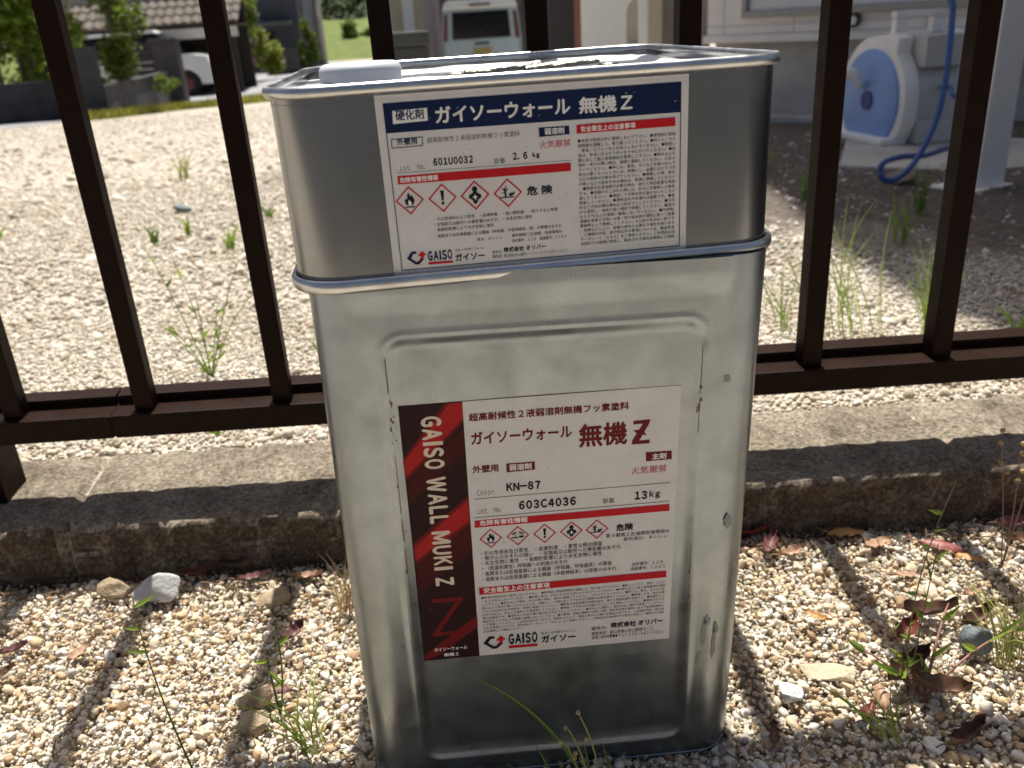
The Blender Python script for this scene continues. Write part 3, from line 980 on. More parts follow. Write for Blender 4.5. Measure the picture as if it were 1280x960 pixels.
def make_label(parent, items, w_, h_, place, panel=None):
    """place(x, z, lift) -> point on the can face, x and z in metres from the label's centre"""
    nxl = 12
    vs, fs = [], []
    for j in range(nxl + 1):
        for i in range(nxl + 1):
            vs.append(place((i / nxl - .5) * w_, (j / nxl - .5) * h_, 0.00010))
    for j in range(nxl):
        for i in range(nxl):
            a = j * (nxl + 1) + i
            fs.append((a, a + 1, a + nxl + 2, a + nxl + 1))
    lab = MB().add(vs, fs).build('label', PAPER, parent)
    acc = {}
    def put(col, pts, faces, lift):
        acc.setdefault(col, MB()).add([place(p[0] * 1e-3, p[1] * 1e-3, lift + (p[2] * 8e-7 if len(p) > 2 else 0)) for p in pts], faces)
    def fit(s, bold, x, y, wd, ht, rot=False):
        Vg, Fg = glyph_condensed(s) if s.startswith('GAISO') else glyph(s, bold)
        lo_, hi_ = Vg[:, :2].min(0), Vg[:, :2].max(0)
        u = (Vg[:, :2] - lo_) / (hi_ - lo_)
        if rot:
            return [(x + b * ht, y - a * wd, k) for (a, b), k in zip(u, Vg[:, 2])], Fg
        return [(x + a * wd, y + b * ht, k) for (a, b), k in zip(u, Vg[:, 2])], Fg
    lift = 0.00016
    if panel:
        put('panel', panel, [(0, 1, 2, 3)], lift)
    for it in items:
        lift += 0.0000045
        k = it[0]
        if k == 'P':
            if it[2] in COLNAME: put(it[2], it[3], [tuple(range(len(it[3])))], lift)
        elif k == 'T':
            p, f = fit(it[1], it[7], it[3], it[4], it[5], it[6])
            put(it[2], p, f, lift)
        elif k == 'R':
            p, f = fit(it[1], it[7], it[3], it[4], it[5], it[6], True)
            put(it[2], p, f, lift)
        elif k == 'F':
            q = it[2]; cx = sum(p[0] for p in q) / 4; cy = sum(p[1] for p in q) / 4; t = it[3]
            inn = [(p[0] - math.copysign(t, p[0] - cx), p[1] - math.copysign(t, p[1] - cy)) for p in q]
            put(it[1], q + inn, [(i, (i + 1) % 4, (i + 1) % 4 + 4, i + 4) for i in range(4)], lift)
        elif k == 'B':
            x, y, wd, ht, rows, per = it[3:9]
            em = wd / per
            for r in range(rows):
                s = PARA[r * per:(r + 1) * per]
                if not s: break
                Vg, Fg = glyph(s, 0)
                sx = wd * len(s) / per / max(1e-6, Vg[:, 0].max())
                sy = em * 0.95 / 0.92
                if r == 0: k1 = Vg[:, 0].max() / len(s)
                put('black', [(x + a * sx, y - r * ht / (rows - 1) + b * em / k1 * 0.98) for a, b in Vg[:, :2]], Fg, lift)
        elif k == 'D':
            cx, cy, hd = it[3:6]
            mb = MB()
            o4 = [(0, 1), (1, 0), (0, -1), (-1, 0)]
            P4 = [place((cx + a * hd) * 1e-3, (cy + b * hd) * 1e-3, lift) for a, b in o4] + [place((cx + a * hd * .86) * 1e-3, (cy + b * hd * .86) * 1e-3, lift) for a, b in o4]
            mb.add(P4, [(i, (i + 1) % 4, (i + 1) % 4 + 4, i + 4) for i in range(4)], 0)
            dl = 0
            for c, poly in PICTO[it[1]]:
                dl += 0.000002
                mb.add([place((cx + a * hd) * 1e-3, (cy + b * hd) * 1e-3, lift + dl) for a, b in poly], [tuple(range(len(poly)))], 1 if c == 'k' else 2)
            mb.build('hazard_symbol', [INK['red'], INK['black'], INK['white']], lab)
        elif k == 'G':
            x0, y0, x1, y1 = it[2:6]
            q = lambda a, b: (x0 + (x1 - x0) * a, y0 + (y1 - y0) * b)
            put(it[1], [q(*p) for p in [(.46, .98), (.26, .98), (0, .50), (.40, .02), (.58, .02), (.88, .42), (.70, .42), (.52, .20), (.44, .20), (.20, .50), (.34, .80), (.52, .80)]], [tuple(range(12))], lift)
            put('red', [q(*p) for p in [(.54, .62), (.76, .98), (1.0, .66), (.86, .66), (.86, .52), (.72, .40), (.56, .24), (.70, .52), (.70, .62)]], [tuple(range(9))], lift + 0.000002)
    qs = random.Random(int(w_ * 1e5))
    for _ in range(26):                        # dust and scuffs on the paper
        cx, cy = qs.uniform(-.47, .47) * w_ * 1e3, qs.uniform(-.47, .47) * h_ * 1e3
        lift += 0.0000012
        rx, ry_, an = qs.uniform(.15, .7), qs.uniform(.10, .28), qs.uniform(-.8, .8)
        pts = []
        for k in range(9):
            a = 2 * math.pi * k / 9
            q_ = qs.uniform(.5, 1.3)
            u_, v_ = rx * q_ * math.cos(a), ry_ * q_ * math.sin(a)
            pts.append((cx + u_ * math.cos(an) - v_ * math.sin(an), cy + u_ * math.sin(an) + v_ * math.cos(an)))
        put('scuff', pts, [tuple(range(9))], lift)
    for c, mb in acc.items():
        mb.build(COLNAME[c], INK[c], lab)
    return lab

LT = {}
UPPER_LABEL = [
    ('P', None, 'navy', [(-66.16, 36.75), (66.07, 37.05), (66.24, 24.06), (-65.76, 24.32)]),
    ('P', None, 'white', [(-62.37, 33.43), (-47.35, 33.77), (-47.52, 28.42), (-62.66, 27.99)]),
    ('T', '硬化剤', 'navy', -61.33, 29.18, 12.33, 4.45, 1),
    ('T', 'ガイソーウォール', 'white', -44.19, 26.68, 59.86, 7.27, 1),
    ('T', '無機Z', 'white', 19.45, 26.41, 24.4, 7.24, 1),
    ('T', '外壁用', 'navy', -61.91, 18.88, 8.84, 2.84, 1),
    ('T', '超高耐候性2液弱溶剤無機フッ素塗料', 'grey', -48.76, 18.95, 41.24, 2.41, 0),
    ('P', None, 'navy', [(1.06, 21.96), (14.77, 21.86), (14.95, 18.14), (1.16, 17.92)]),
    ('T', '弱溶剤', 'white', 3.66, 18.59, 8.91, 2.91, 1),
    ('T', '火気厳禁', 'redtext', 1.12, 12.97, 14.11, 3.17, 0),
    ('T', 'Lot. No.', 'grey', -61.57, 7.87, 10.79, 2.27, 0),
    ('T', '601U0032', 'black', -46.88, 8.95, 17.75, 3.34, 2),
    ('T', '容量', 'grey', -19.89, 7.77, 5.13, 2.31, 0),
    ('T', '2.6', 'black', -11.25, 8.77, 6.58, 3.26, 2),
    ('T', 'kg', 'black', -2.26, 8.71, 3.2, 2.72, 2),
    ('P', None, 'grey', [(-63.35, 7.17), (14.93, 6.82), (14.93, 6.62), (-63.37, 6.97)]),
    ('P', None, 'red', [(-63.33, 5.74), (15.0, 5.71), (15.01, 1.97), (-63.42, 2.01)]),
    ('T', '危険有害性情報', 'white', -62.5, 2.63, 17.21, 2.47, 1),
    ('D', 'flame', '', -58.99, -5.35, 6.42),
    ('D', 'bang', '', -44.19, -5.43, 6.44),
    ('D', 'health', '', -29.43, -5.43, 6.65),
    ('D', 'env', '', -14.45, -5.57, 6.6),
    ('T', '危 険', 'black', -5.83, -7.61, 11.99, 4.21, 1),
    ('T', '・引火性液体および蒸気\u3000・皮膚刺激\u3000・強い眼刺激\u3000・吸入すると有害', 'black', -48.81, -15.61, 56.89, 1.64, 0),
    ('T', '・生殖能又は胎児への悪影響のおそれ\u3000・水生生物に毒性', 'black', -49.03, -18.09, 45.16, 1.65, 0),
    ('T', '・長期的影響により水生生物に毒性', 'black', -49.06, -20.49, 27.21, 1.66, 0),
    ('T', '・長期または反復暴露による臓器（呼吸器、中枢神経系、肺）の障害のおそれ', 'black', -49.18, -23.47, 59.08, 1.67, 0),
    ('T', '成分：キシレン', 'black', -30.25, -26.47, 11.99, 1.41, 0),
    ('T', '第四類第二石油類\u3000危険等級Ⅲ', 'black', -13.79, -26.09, 23.49, 1.56, 0),
    ('T', '指針番号：128\u3000国連番号：1263', 'black', -13.91, -28.59, 25.65, 1.57, 0),
    ('T', '販売元', 'black', -23.44, -33.1, 4.46, 1.44, 0),
    ('T', '株式会社 オリバー', 'black', -18.11, -32.94, 20.02, 2.45, 1),
    ('T', '運営本部：富山県富山市上飯野9-1 Tel 076-482-4211', 'black', -23.55, -35.28, 35.53, 1.59, 0),
    ('T', '住まいの外装リフォーム', 'black', -40.59, -30.44, 13.43, 1.21, 0),
    ('T', 'ガイソー', 'black', -40.84, -35.06, 13.75, 3.44, 1),
    ('T', 'GAISO', 'navy', -53.42, -33.89, 11.29, 4.69, 1),
    ('P', None, 'red', [(-53.39, -34.37), (-41.98, -34.51), (-42.07, -35.59), (-53.43, -35.52)]),
    ('P', None, 'red', [(18.16, 21.88), (63.45, 22.08), (63.63, 18.25), (18.12, 18.11)]),
    ('T', '安全衛生上の注意事項', 'white', 20.04, 18.69, 25.04, 2.57, 1),
    ('B', 'para26', 'black', 18.35, 14.2, 45.47, 47.03, 23, 26),
    ('F', 'navy', [(-66.16, 36.75), (66.07, 37.05), (66.51, -37.33), (-66.03, -37.33)], 0.35),
    ('F', 'navy', [(-64.28, 21.7), (-50.52, 21.88), (-50.68, 17.92), (-64.4, 17.75)], 0.3),
    ('G', 'navy', -63.08, -35.05, -53.82, -28.66),
]
LOWER_LABEL = [
    ('P', None, 'x', [(-71.95, 82.0), (-39.78, 82.2)]),
    ('P', None, 'x', [(-39.95, -82.86), (-71.94, -82.04)]),
    ('P', None, 'midred', [(-48.6, 81.8), (-40.1, 81.8), (-39.95, 70.6), (-71.75, 38.6), (-72.0, 52.2)]),
    ('P', None, 'midred', [(-40.2, 26.6), (-40.2, 8.9), (-71.3, -14.4), (-71.5, -0.6)]),
    ('P', None, 'brightred', [(-46.19, 81.71), (-40.17, 81.68), (-39.87, 72.62), (-71.56, 41.39), (-72.29, 49.82)]),
    ('P', None, 'darkred', [(-40.11, 66.64), (-40.04, 53.57), (-70.92, 24.75), (-71.37, 36.79), (-55.1, 53.75)]),
    ('P', None, 'brightred', [(-40.36, 24.13), (-40.37, 11.29), (-71.01, -11.73), (-71.21, -3.07)]),
    ('P', None, 'darkred', [(-40.04, 8.84), (-39.8, -8.22), (-71.27, -33.38), (-70.86, -13.68)]),
    ('P', None, 'midred', [(-39.77, -52.15), (-39.75, -60.51), (-63.69, -79.13), (-70.97, -81.32), (-71.72, -78.18)]),
    ('R', 'GAISO WALL MUKI Z', 'cream', -61.55, 75.21, 105.26, 10.54, 1),
    ('T', 'ガイソーウォール', 'white', -65.67, -76.01, 19.13, 2.78, 1),
    ('T', '無機Z', 'white', -60.38, -80.12, 8.48, 2.58, 1),
    ('T', 'Z', 'midred', -65.62, -64.77, 18.93, 26.3, 0),
    ('T', '超高耐候性2液弱溶剤無機フッ素塗料', 'maroon', -37.23, 70.5, 82.46, 4.71, 1),
    ('T', 'ガイソーウォール', 'maroon', -36.77, 56.8, 52.32, 7.54, 1),
    ('T', '無機', 'maroon', 19.0, 50.34, 25.6, 13.77, 1),
    ('P', None, 'maroon', [(47.71, 63.68), (56.41, 63.96), (56.1, 61.68), (50.99, 51.93), (56.54, 52.07), (56.41, 49.83), (47.0, 49.93), (47.15, 52.27), (52.67, 61.77), (47.56, 61.59)]),
    ('P', None, 'maroon', [(47.52, 58.21), (52.75, 58.38), (54.75, 54.8), (49.95, 55.87)]),
    ('T', '外壁用', 'maroon', -37.02, 40.11, 13.61, 4.55, 1),
    ('P', None, 'maroon', [(-19.21, 44.43), (-4.27, 44.35), (-4.23, 39.43), (-19.25, 39.2)]),
    ('T', '弱溶剤', 'white', -17.79, 39.93, 11.76, 3.91, 1),
    ('P', None, 'maroon', [(54.61, 44.58), (68.53, 44.4), (68.73, 39.24), (54.85, 39.1)]),
    ('T', '主剤', 'white', 58.03, 39.82, 7.76, 3.73, 1),
    ('T', '火気厳禁', 'redtext', 47.11, 31.78, 19.1, 4.55, 0),
    ('T', 'Color.', 'grey', -35.53, 26.4, 9.88, 3.52, 0),
    ('T', 'KN-87', 'black', -19.76, 27.51, 18.27, 5.17, 2),
    ('P', None, 'grey', [(-37.25, 24.53), (68.46, 24.99), (68.47, 24.67), (-37.27, 24.22)]),
    ('T', 'Lot. No.', 'grey', -35.56, 14.97, 12.52, 3.38, 0),
    ('T', '603C4036', 'black', -13.47, 15.54, 30.75, 5.5, 2),
    ('T', '容量', 'grey', 31.77, 15.03, 6.43, 3.19, 0),
    ('T', '13', 'black', 49.24, 15.71, 6.91, 5.32, 2),
    ('T', 'kg', 'black', 57.35, 15.5, 5.91, 5.32, 1),
    ('P', None, 'grey', [(-37.67, 12.92), (68.7, 13.3), (68.72, 12.98), (-37.69, 12.6)]),
    ('P', None, 'red', [(-37.61, 10.87), (68.59, 11.27), (68.75, 6.94), (-37.77, 6.46)]),
    ('T', '危険有害性情報', 'white', -35.08, 7.38, 25.98, 3.43, 1),
    ('D', 'flame', '', -29.49, -1.24, 6.23),
    ('D', 'corro', '', -14.73, -0.99, 6.26),
    ('D', 'bang', '', -0.03, -0.94, 6.29),
    ('D', 'health', '', 14.71, -0.89, 6.31),
    ('D', 'env', '', 28.75, -1.09, 6.34),
    ('T', '危険', 'black', 39.3, -3.52, 9.64, 4.62, 1),
    ('T', '第４類第２石油類危険等級Ⅲ', 'black', 33.72, -7.39, 35.08, 2.66, 0),
    ('T', '表示成分：キシレン', 'black', 43.61, -10.43, 24.54, 2.46, 0),
    ('T', '・引火性液体及び蒸気\u3000・皮膚刺激\u3000・重篤な眼の損傷', 'black', -35.44, -12.1, 67.11, 2.89, 0),
    ('T', '・発がんのおそれの疑い\u3000・生殖能又は胎児への悪影響のおそれ', 'black', -35.33, -15.29, 77.59, 2.9, 0),
    ('T', '・水生生物に毒性\u3000・長期的影響により水生生物に毒性', 'black', -35.32, -18.58, 66.91, 2.92, 0),
    ('T', '・（気道刺激性）呼吸器への刺激のおそれ', 'black', -35.23, -22.23, 47.7, 2.94, 0),
    ('T', '・長期または反復暴露による臓器（呼吸器、呼吸器系）の障害', 'black', -35.44, -25.86, 72.58, 2.96, 0),
    ('T', '・長期または反復暴露による臓器（中枢神経系）の障害のおそれ', 'black', -35.46, -29.63, 75.31, 2.98, 0),
    ('T', '指針番号：128', 'black', 48.62, -27.64, 17.55, 2.3, 0),
    ('T', '国連番号：1263', 'black', 48.2, -30.74, 19.23, 2.31, 0),
    ('P', None, 'red', [(-37.76, -33.59), (68.46, -32.97), (68.61, -37.42), (-37.65, -38.27)]),
    ('T', '安全衛生上の注意事項', 'white', -35.22, -37.45, 37.24, 3.83, 1),
    ('B', 'para60', 'black', -36.86, -41.29, 104.88, 23.81, 11, 59),
    ('T', 'GAISO', 'black', -22.66, -75.55, 16.82, 7.65, 1),
    ('P', None, 'red', [(-22.7, -76.38), (-5.86, -76.7), (-5.91, -78.45), (-22.59, -78.27)]),
    ('T', 'ガイソー', 'black', -3.6, -76.49, 20.0, 5.22, 1),
    ('T', '住まいの外装リフォーム', 'black', -3.62, -70.46, 20.07, 1.85, 0),
    ('T', '販売元：', 'black', 25.82, -70.78, 9.2, 2.47, 0),
    ('T', '株式会社 オリバー', 'black', 37.0, -70.35, 30.76, 4.08, 1),
    ('T', '運営本部：富山県富山市上飯野9-1', 'black', 25.82, -74.48, 36.1, 2.49, 0),
    ('T', 'お問い合わせ▶▶▶Tel 076-482-4211', 'black', 26.11, -77.54, 42.19, 2.75, 0),
    ('G', 'black', -37.31, -77.69, -23.93, -68.29),
]

UW, UH, LW, LH = 0.1391, 0.0804, 0.1439, 0.1640
def bow(x): return 0.0
def place_up(x, z, lift):
    X, Z = -0.0004 + x, 0.3643 - 0.3204 + z - 0.0029 * x
    return (X, -0.1163 - bow(X) - 0.00012 - lift, Z)
def place_lo(x, z, lift):
    X, Z = -0.0029 + x, 0.1768 + z + 0.0034 * x
    return (X, -0.1138 + 0.0022 - 0.00035 - lift, Z)
make_label(up, UPPER_LABEL, UW, UH, place_up)
make_label(lo, LOWER_LABEL, LW, LH, place_lo, panel=[(-71.95, -82.0), (-39.9, -82.0), (-39.9, 82.0), (-71.95, 82.0)])

# ================================================================== HOUSE ON THE RIGHT
HA = Vector((1.525, 4.13, 0))
HE = Vector((0.5593, -0.8290, 0))             # along the wall, towards the camera's right
HN = Vector((-0.8290, -0.5593, 0))            # out of the wall
HMAT = Matrix((HE, -HN, Vector((0, 0, 1)))).transposed().to_4x4()
HMAT.translation = HA                          # local x along wall, y into the house
SIDING = mat('white_siding', (0.83, 0.80, 0.76), 0.6, var=0.10, scale=4, bump=0.15, bscale=60, stretch=(1, 1, 4))
FOUND = mat('foundation_concrete', (0.44, 0.42, 0.39), 0.9, var=0.22, scale=5, bump=0.4, bscale=80)
GREYTRIM = mat('grey_aluminium', (0.28, 0.29, 0.29), 0.4, metal=0.3, var=0.1, scale=30)
house = empty('house', 'white board-clad house in shade on a bare concrete foundation', 'house')
house.matrix_world = HMAT
mb = MB()
zc = 0.262
rows = [0.2625 + 0.075] + [0.3375 + 0.455 * k for k in range(1, 12)]
z0 = zc + 0.036
for z1 in [0.340] + [0.340 + 0.455 * k for k in range(1, 14)]:
    cuts = [0, 0.10, 0.49, 1.105, 1.85, 2.46, 3.07, 3.9]
    for a, b in zip(cuts[:-1], cuts[1:]):
        mb.box((a + .002, 0.0, z0 + .002), (b - .002, 0.03, z1 - .002))
    z0 = z1
mb.box((0, 0.012, zc + 0.03), (3.9, 5.0, 6.5))
mb.build('wall', SIDING, house)
mb = MB(); mb.box((-0.01, -0.022, zc), (3.92, 0.011, zc + 0.036)); mb.build('base_trim', SIDING, house, bevel=.003)
mb = MB(); mb.box((0.03, 0.03, -0.35), (3.9, 4.9, zc + .03)); mb.box((-0.3, -0.10, -0.35), (3.9, 0.03, -0.064)); mb.build('foundation', FOUND, house, bevel=.006)
mb = MB(); mb.box((0.655, 0.018, 0.03), (0.745, 0.06, 0.20)); mb.build('vent', mat('vent_dark', (0.03, 0.03, 0.03), 0.7), house)
f = MB()
f.box((0.222, -0.035, 0.372), (2.15, 0.0, 0.404)); f.box((0.222, -0.035, 0.404), (0.250, 0.0, 1.75)); f.box((2.122, -0.035, 0.404), (2.15, 0.0, 1.75)); f.box((0.222, -0.035, 1.75), (2.15, 0.0, 1.785)); f.box((1.23, -0.03, .404), (1.262, 0, 1.75))
# the window slopes with nothing: it is level; its panes are white blinds behind glass
wi = f.build('window', GREYTRIM, house, bevel=.003)
mb = MB(); mb.box((0.250, -0.012, 0.404), (1.23, -0.004, 1.75)); mb.box((1.262, -0.012, 0.404), (2.122, -0.004, 1.75)); mb.build('pane', mat('white_blind', (0.66, 0.66, 0.67), 0.25, var=0.05, scale=3), wi)
ROOFM = mat('dark_roof', (0.07, 0.07, 0.075), 0.6, var=0.2, scale=10)
mb = MB()
zr = 6.5
pts = [(1.06, 4.20), (0.905, 3.63), (0.85, 3.30), (0.87, 3.12), (2.9, 0.11), (9, 4.6), (4, 12), (1.6, 7)]  # unseen eave, its outline shaped so its shadow falls across the yard
inv = HMAT.inverted()
lowp = [inv @ Vector((x, y, zr)) for x, y in pts]
hip = [p + Vector((0, 0, 0.16)) for p in lowp]
n = len(pts)
mb.add(lowp + hip, [tuple(range(n)), tuple(range(n, 2 * n))[::-1]] + [(i, (i + 1) % n, (i + 1) % n + n, i + n) for i in range(n)])
mb.build('roof', ROOFM, house)

# slim white panel at the house's near corner
wp = empty('downpipe_casing', 'slim white upright casing standing right of the hose reel', 'casing', (1.305, 1.49, 0.0), 0.36)
mb = MB(); mb.box((-0.055, 0, 0.002), (0.045, 0.09, 2.6)); mb.build('panel', mat('casing_white', (0.84, 0.79, 0.71), 0.6, var=0.05, scale=8), wp, bevel=.008)
mb = MB(); mb.box((-0.10, -0.02, -0.01), (0.05, 0.10, 0.006)); mb.build('foot_strip', mat('casing_white', (0.66, 0.66, 0.65)), wp, bevel=.002)

# concrete slab, hose reel and hose
slab = MB()
S_ = [(1.175, 1.985), (1.62, 1.60), (1.98, 2.05), (1.53, 2.62)]
slab.add([(x, y, -0.09) for x, y in S_] + [(x, y, -0.008) for x, y in S_], [(0, 1, 2, 3), (4, 5, 6, 7), (0, 1, 5, 4), (1, 2, 6, 5), (2, 3, 7, 6), (3, 0, 4, 7)])
tag(slab.build('concrete_slab', FOUND, bevel=.008), 'grey concrete slab under the white and blue hose reel', 'slab')

RW = mat('reel_white', (0.84, 0.82, 0.78), 0.38, var=0.06, scale=12)
RG = mat('reel_grey', (0.52, 0.51, 0.49), 0.45, var=0.06, scale=12)
RB = mat('reel_blue', (0.22, 0.36, 0.70), 0.4, var=0.12, scale=10)
RBD = mat('reel_hub', (0.015, 0.04, 0.22), 0.4, var=0.1)
reel = empty('hose_reel', 'white garden hose reel with a blue disc and top handle', 'hose reel', (1.475, 2.39, -0.008))
nrm = Vector((-0.998, -0.06, 0)).normalized()          # disc faces this way
tan = Vector((0.06, -0.998, 0)).normalized()
RM = Matrix((tan, -nrm, Vector((0, 0, 1)))).transposed().to_4x4()   # local y = away from the disc face
def rl(mb, name, m, parent=reel, **k):
    o = mb.build(name, m, parent, **k)
    return o
reel.matrix_world = Matrix.Translation((1.475, 2.39, -0.008)) @ RM
ZC, RR = 0.128, 0.186
def reel_outline(r, flat=True):
    pts = []
    for k in range(28):
        a = math.pi * k / 27 * 1.25 - math.pi * .125 + math.pi * .0
        pts.append((r * math.cos(a), ZC + r * math.sin(a)))
    return pts
# front shell: circle flattened at the foot, squared towards the upper right
out = [(0.150, 0.010), (0.176, 0.06)]
for k in range(10): 
    a = R(-10 + 60 * k / 9); out.append((0.186 * math.cos(a), ZC + 0.186 * math.sin(a)))
out += [(0.125, 0.318), (0.08, 0.330)]
for k in range(18):
    a = R(105 + 110 * k / 17); out.append((0.186 * math.cos(a), ZC + 0.196 * math.sin(a)))
out += [(-0.150, 0.010)]
mb = MB(); mb.prism(out, 0.0, 0.050); rl(mb, 'front_shell', RW, bevel=.008, smooth=True, auto=R(40))
mb = MB(); mb.prism([(x * .96, ZC + (z - ZC) * .96) for x, z in out], 0.052, 0.205); rl(mb, 'drum_casing', RG, bevel=.006)
mb = MB(); mb.prism([(x, z) for x, z in out], 0.207, 0.235); rl(mb, 'rear_shell', RW, bevel=.008)
Mx = Matrix.Translation((0, -0.0005, ZC)) @ Matrix.Rotation(R(90), 4, 'X')
mb = MB(); mb.lathe([(0, 0), (0.158, 0), (0.156, 0.008), (0.135, 0.014), (0.06, 0.010), (0, 0.010)], 48, M=Mx); rl(mb, 'blue_disc', RB, smooth=True, auto=R(40))
mb = MB(); mb.lathe([(0, 0.0105), (0.030, 0.0105), (0.030, 0.016), (0.022, 0.017), (0.0, 0.0125)], 28, M=Mx); rl(mb, 'hub', RBD, smooth=True, auto=R(40))
mb = MB(); mb.tube([(-0.02, -0.012, ZC + 0.045), (-0.02, -0.04, ZC + 0.055), (-0.03, -0.05, ZC + 0.085), (-0.055, -0.10, ZC + 0.085)], [.012, .013, .019, .020], 14); rl(mb, 'crank_handle', RW, smooth=True)
mb = MB(); mb.box((0.02, 0.035, 0.322), (0.045, 0.075, 0.372)); mb.box((0.02, 0.165, 0.322), (0.045, 0.205, 0.372)); mb.box((0.018, 0.033, 0.372), (0.047, 0.207, 0.392)); rl(mb, 'carry_handle', RW, bevel=.005)
mb = MB(); mb.box((0.03, 0.056, 0.230), (0.182, 0.203, 0.322)); rl(mb, 'upper_housing', RG, bevel=.004)
mb = MB(); mb.box((0.06, 0.058, 0.002), (0.182, 0.205, 0.072)); rl(mb, 'lower_housing', RG, bevel=.004)
mb = MB(); mb.box((-0.20, -0.045, 0.0), (0.150, 0.05, 0.022)); rl(mb, 'foot', RW, bevel=.006)
for x, z in ((0.120, 0.297), (0.165, 0.025)):
    mb = MB(); mb.lathe([(0, 0), (.007, 0), (.006, .003), (0, .003)], 12, M=Matrix.Translation((x + .019, 0.10, z)) @ Matrix.Rotation(R(90), 4, 'Y')); rl(mb, 'screw', RBD)

def spline(pts, n=8):
    pts = [Vector(p) for p in pts]
    out = []
    for i in range(len(pts) - 1):
        p0, p1, p2, p3 = pts[max(i - 1, 0)], pts[i], pts[i + 1], pts[min(i + 2, len(pts) - 1)]
        for k in range(n):
            t = k / n
            out.append(0.5 * ((2 * p1) + (-p0 + p2) * t + (2 * p0 - 5 * p1 + 4 * p2 - p3) * t * t + (-p0 + 3 * p1 - 3 * p2 + p3) * t ** 3))
    out.append(pts[-1])
    return out
HOSE = mat('blue_hose', (0.03, 0.085, 0.27), 0.4, var=0.1, scale=30)
hp = [(1.3, 1.7, 1.1), (1.275, 1.69, 0.75), (1.262, 1.684, 0.44), (1.259, 1.673, 0.412), (1.258, 1.663, 0.39), (1.24, 1.627, 0.299), (1.215, 1.591, 0.21), (1.182, 1.563, 0.135), (1.13, 1.538, 0.065), (1.082, 1.529, 0.032), (1.055, 1.532, 0.034), (1.049, 1.54, 0.05), (1.06, 1.548, 0.07), (1.134, 1.592, 0.072), (1.227, 1.654, 0.059), (1.313, 1.72, 0.057), (1.424, 1.811, 0.056), (1.52, 1.95, 0.055), (1.575, 2.0, 0.075), (1.572, 2.03, 0.105), (1.562, 2.045, 0.135), (1.547, 2.06, 0.155), (1.575, 2.12, 0.168), (1.62, 2.24, 0.16)]
mb = MB(); mb.tube(spline(hp, 6), 0.0070, 12)
tag(mb.build('garden_hose', HOSE, smooth=True), 'blue garden hose hanging down beside the reel and looping over the stone', 'hose')

# tap ring on the wall
mb = MB()
Mt = HMAT @ Matrix.Translation((0.79, -0.004, 0.341)) @ Matrix.Rotation(R(90), 4, 'X')
mb.lathe([(0.020, 0.0), (0.030, 0.0), (0.030, 0.02), (0.020, 0.02)], 28, 0, M=Mt, caps=False)
mb.lathe([(0, 0.001), (0.0195, 0.001), (0.018, 0.014), (0, 0.016)], 28, 1, M=Mt)
tag(mb.build('wall_gauge', [mat('black_plastic', (0.02, 0.02, 0.022), 0.4), RW], smooth=True, auto=R(40)), 'small round white dial with a black rim on the siding above the reel', 'gauge')

# ================================================================== STONES LYING ABOUT
ICO4 = icos(4)
def rock(name, label, loc, dims, seed, m, rz=0.0, group=None):
    V = stone_shape(ICO4[0], seed, 0.07, 14)
    V = V * np.array(dims) / 2
    c, s = math.cos(rz), math.sin(rz)
    V = np.column_stack([V[:, 0] * c - V[:, 1] * s, V[:, 0] * s + V[:, 1] * c, V[:, 2]])
    V[:, 2] -= V[:, 2].min() + dims[2] * 0.10
    o = raw_mesh(name, V, ICO4[1], m)
    o.location = loc
    return tag(o, label, 'stone', group)
RGREY = mat('rock_pale_grey', (0.50, 0.50, 0.49), 0.8, var=0.2, scale=60, bump=0.6, bscale=200)
RTAN = mat('rock_tan', (0.40, 0.31, 0.20), 0.85, var=0.3, scale=80, bump=0.8, bscale=220)
RSLATE = mat('rock_slate', (0.15, 0.18, 0.19), 0.75, var=0.2, scale=70, bump=0.6, bscale=200)
RBRN = mat('rock_brown', (0.22, 0.18, 0.14), 0.85, var=0.25, scale=30, bump=0.6, bscale=100)
RWHT = mat('rock_white', (0.72, 0.71, 0.68), 0.75, var=0.12, scale=80, bump=0.5, bscale=200)
rock('stone', 'pale grey triangular stone leaning near the kerb left of the cans', (-0.303, 0.244, 0), (0.050, 0.034, 0.034), 21, RGREY, -0.25)
rock('stone', 'small tan stone just left of the pale grey triangular one', (-0.343, 0.255, 0), (0.028, 0.024, 0.020), 22, RTAN)
rock('stone', 'rough tan stone behind the grass tuft left of the cans', (-0.200, 0.100, 0), (0.031, 0.024, 0.022), 23, RTAN, .4)
rock('stone', 'tan pebble in front of the grass tuft left of the cans', (-0.203, 0.079, 0), (0.024, 0.020, 0.018), 24, RTAN)
rock('stone', 'flat tan stone beside the grass stem left of the cans', (-0.204, 0.221, 0), (0.036, 0.026, 0.018), 25, RTAN, .8)
rock('stone', 'slate blue angular stone among dry leaves at the right', (0.305, 0.055, 0), (0.025, 0.022, 0.028), 26, RSLATE, .5)
rock('stone', 'broad flat sandy stone set level in the gravel right of the cans', (0.195, 0.052, -0.003), (0.060, 0.028, 0.013), 27, mat('rock_sand', (0.55, 0.47, 0.33), 0.85, var=0.15, scale=60, bump=.6, bscale=200), -0.1)
rock('stone', 'round white pebble below the flat sandy stone', (0.157, 0.035, 0), (0.020, 0.018, 0.015), 28, RWHT)
rock('stone', 'white pebble at the lower right edge of the shaded band', (0.224, -0.024, 0), (0.017, 0.014, 0.012), 29, RWHT)
rock('stone', 'dark grey stone alone on the bright yard gravel', (-0.72, 2.23, ground_z(2.23)), (0.065, 0.045, 0.035), 30, RSLATE)
rock('stone', 'small dark brown stone at the left edge of the yard', (-1.27, 2.42, ground_z(2.42)), (0.040, 0.03, 0.022), 31, RBRN)
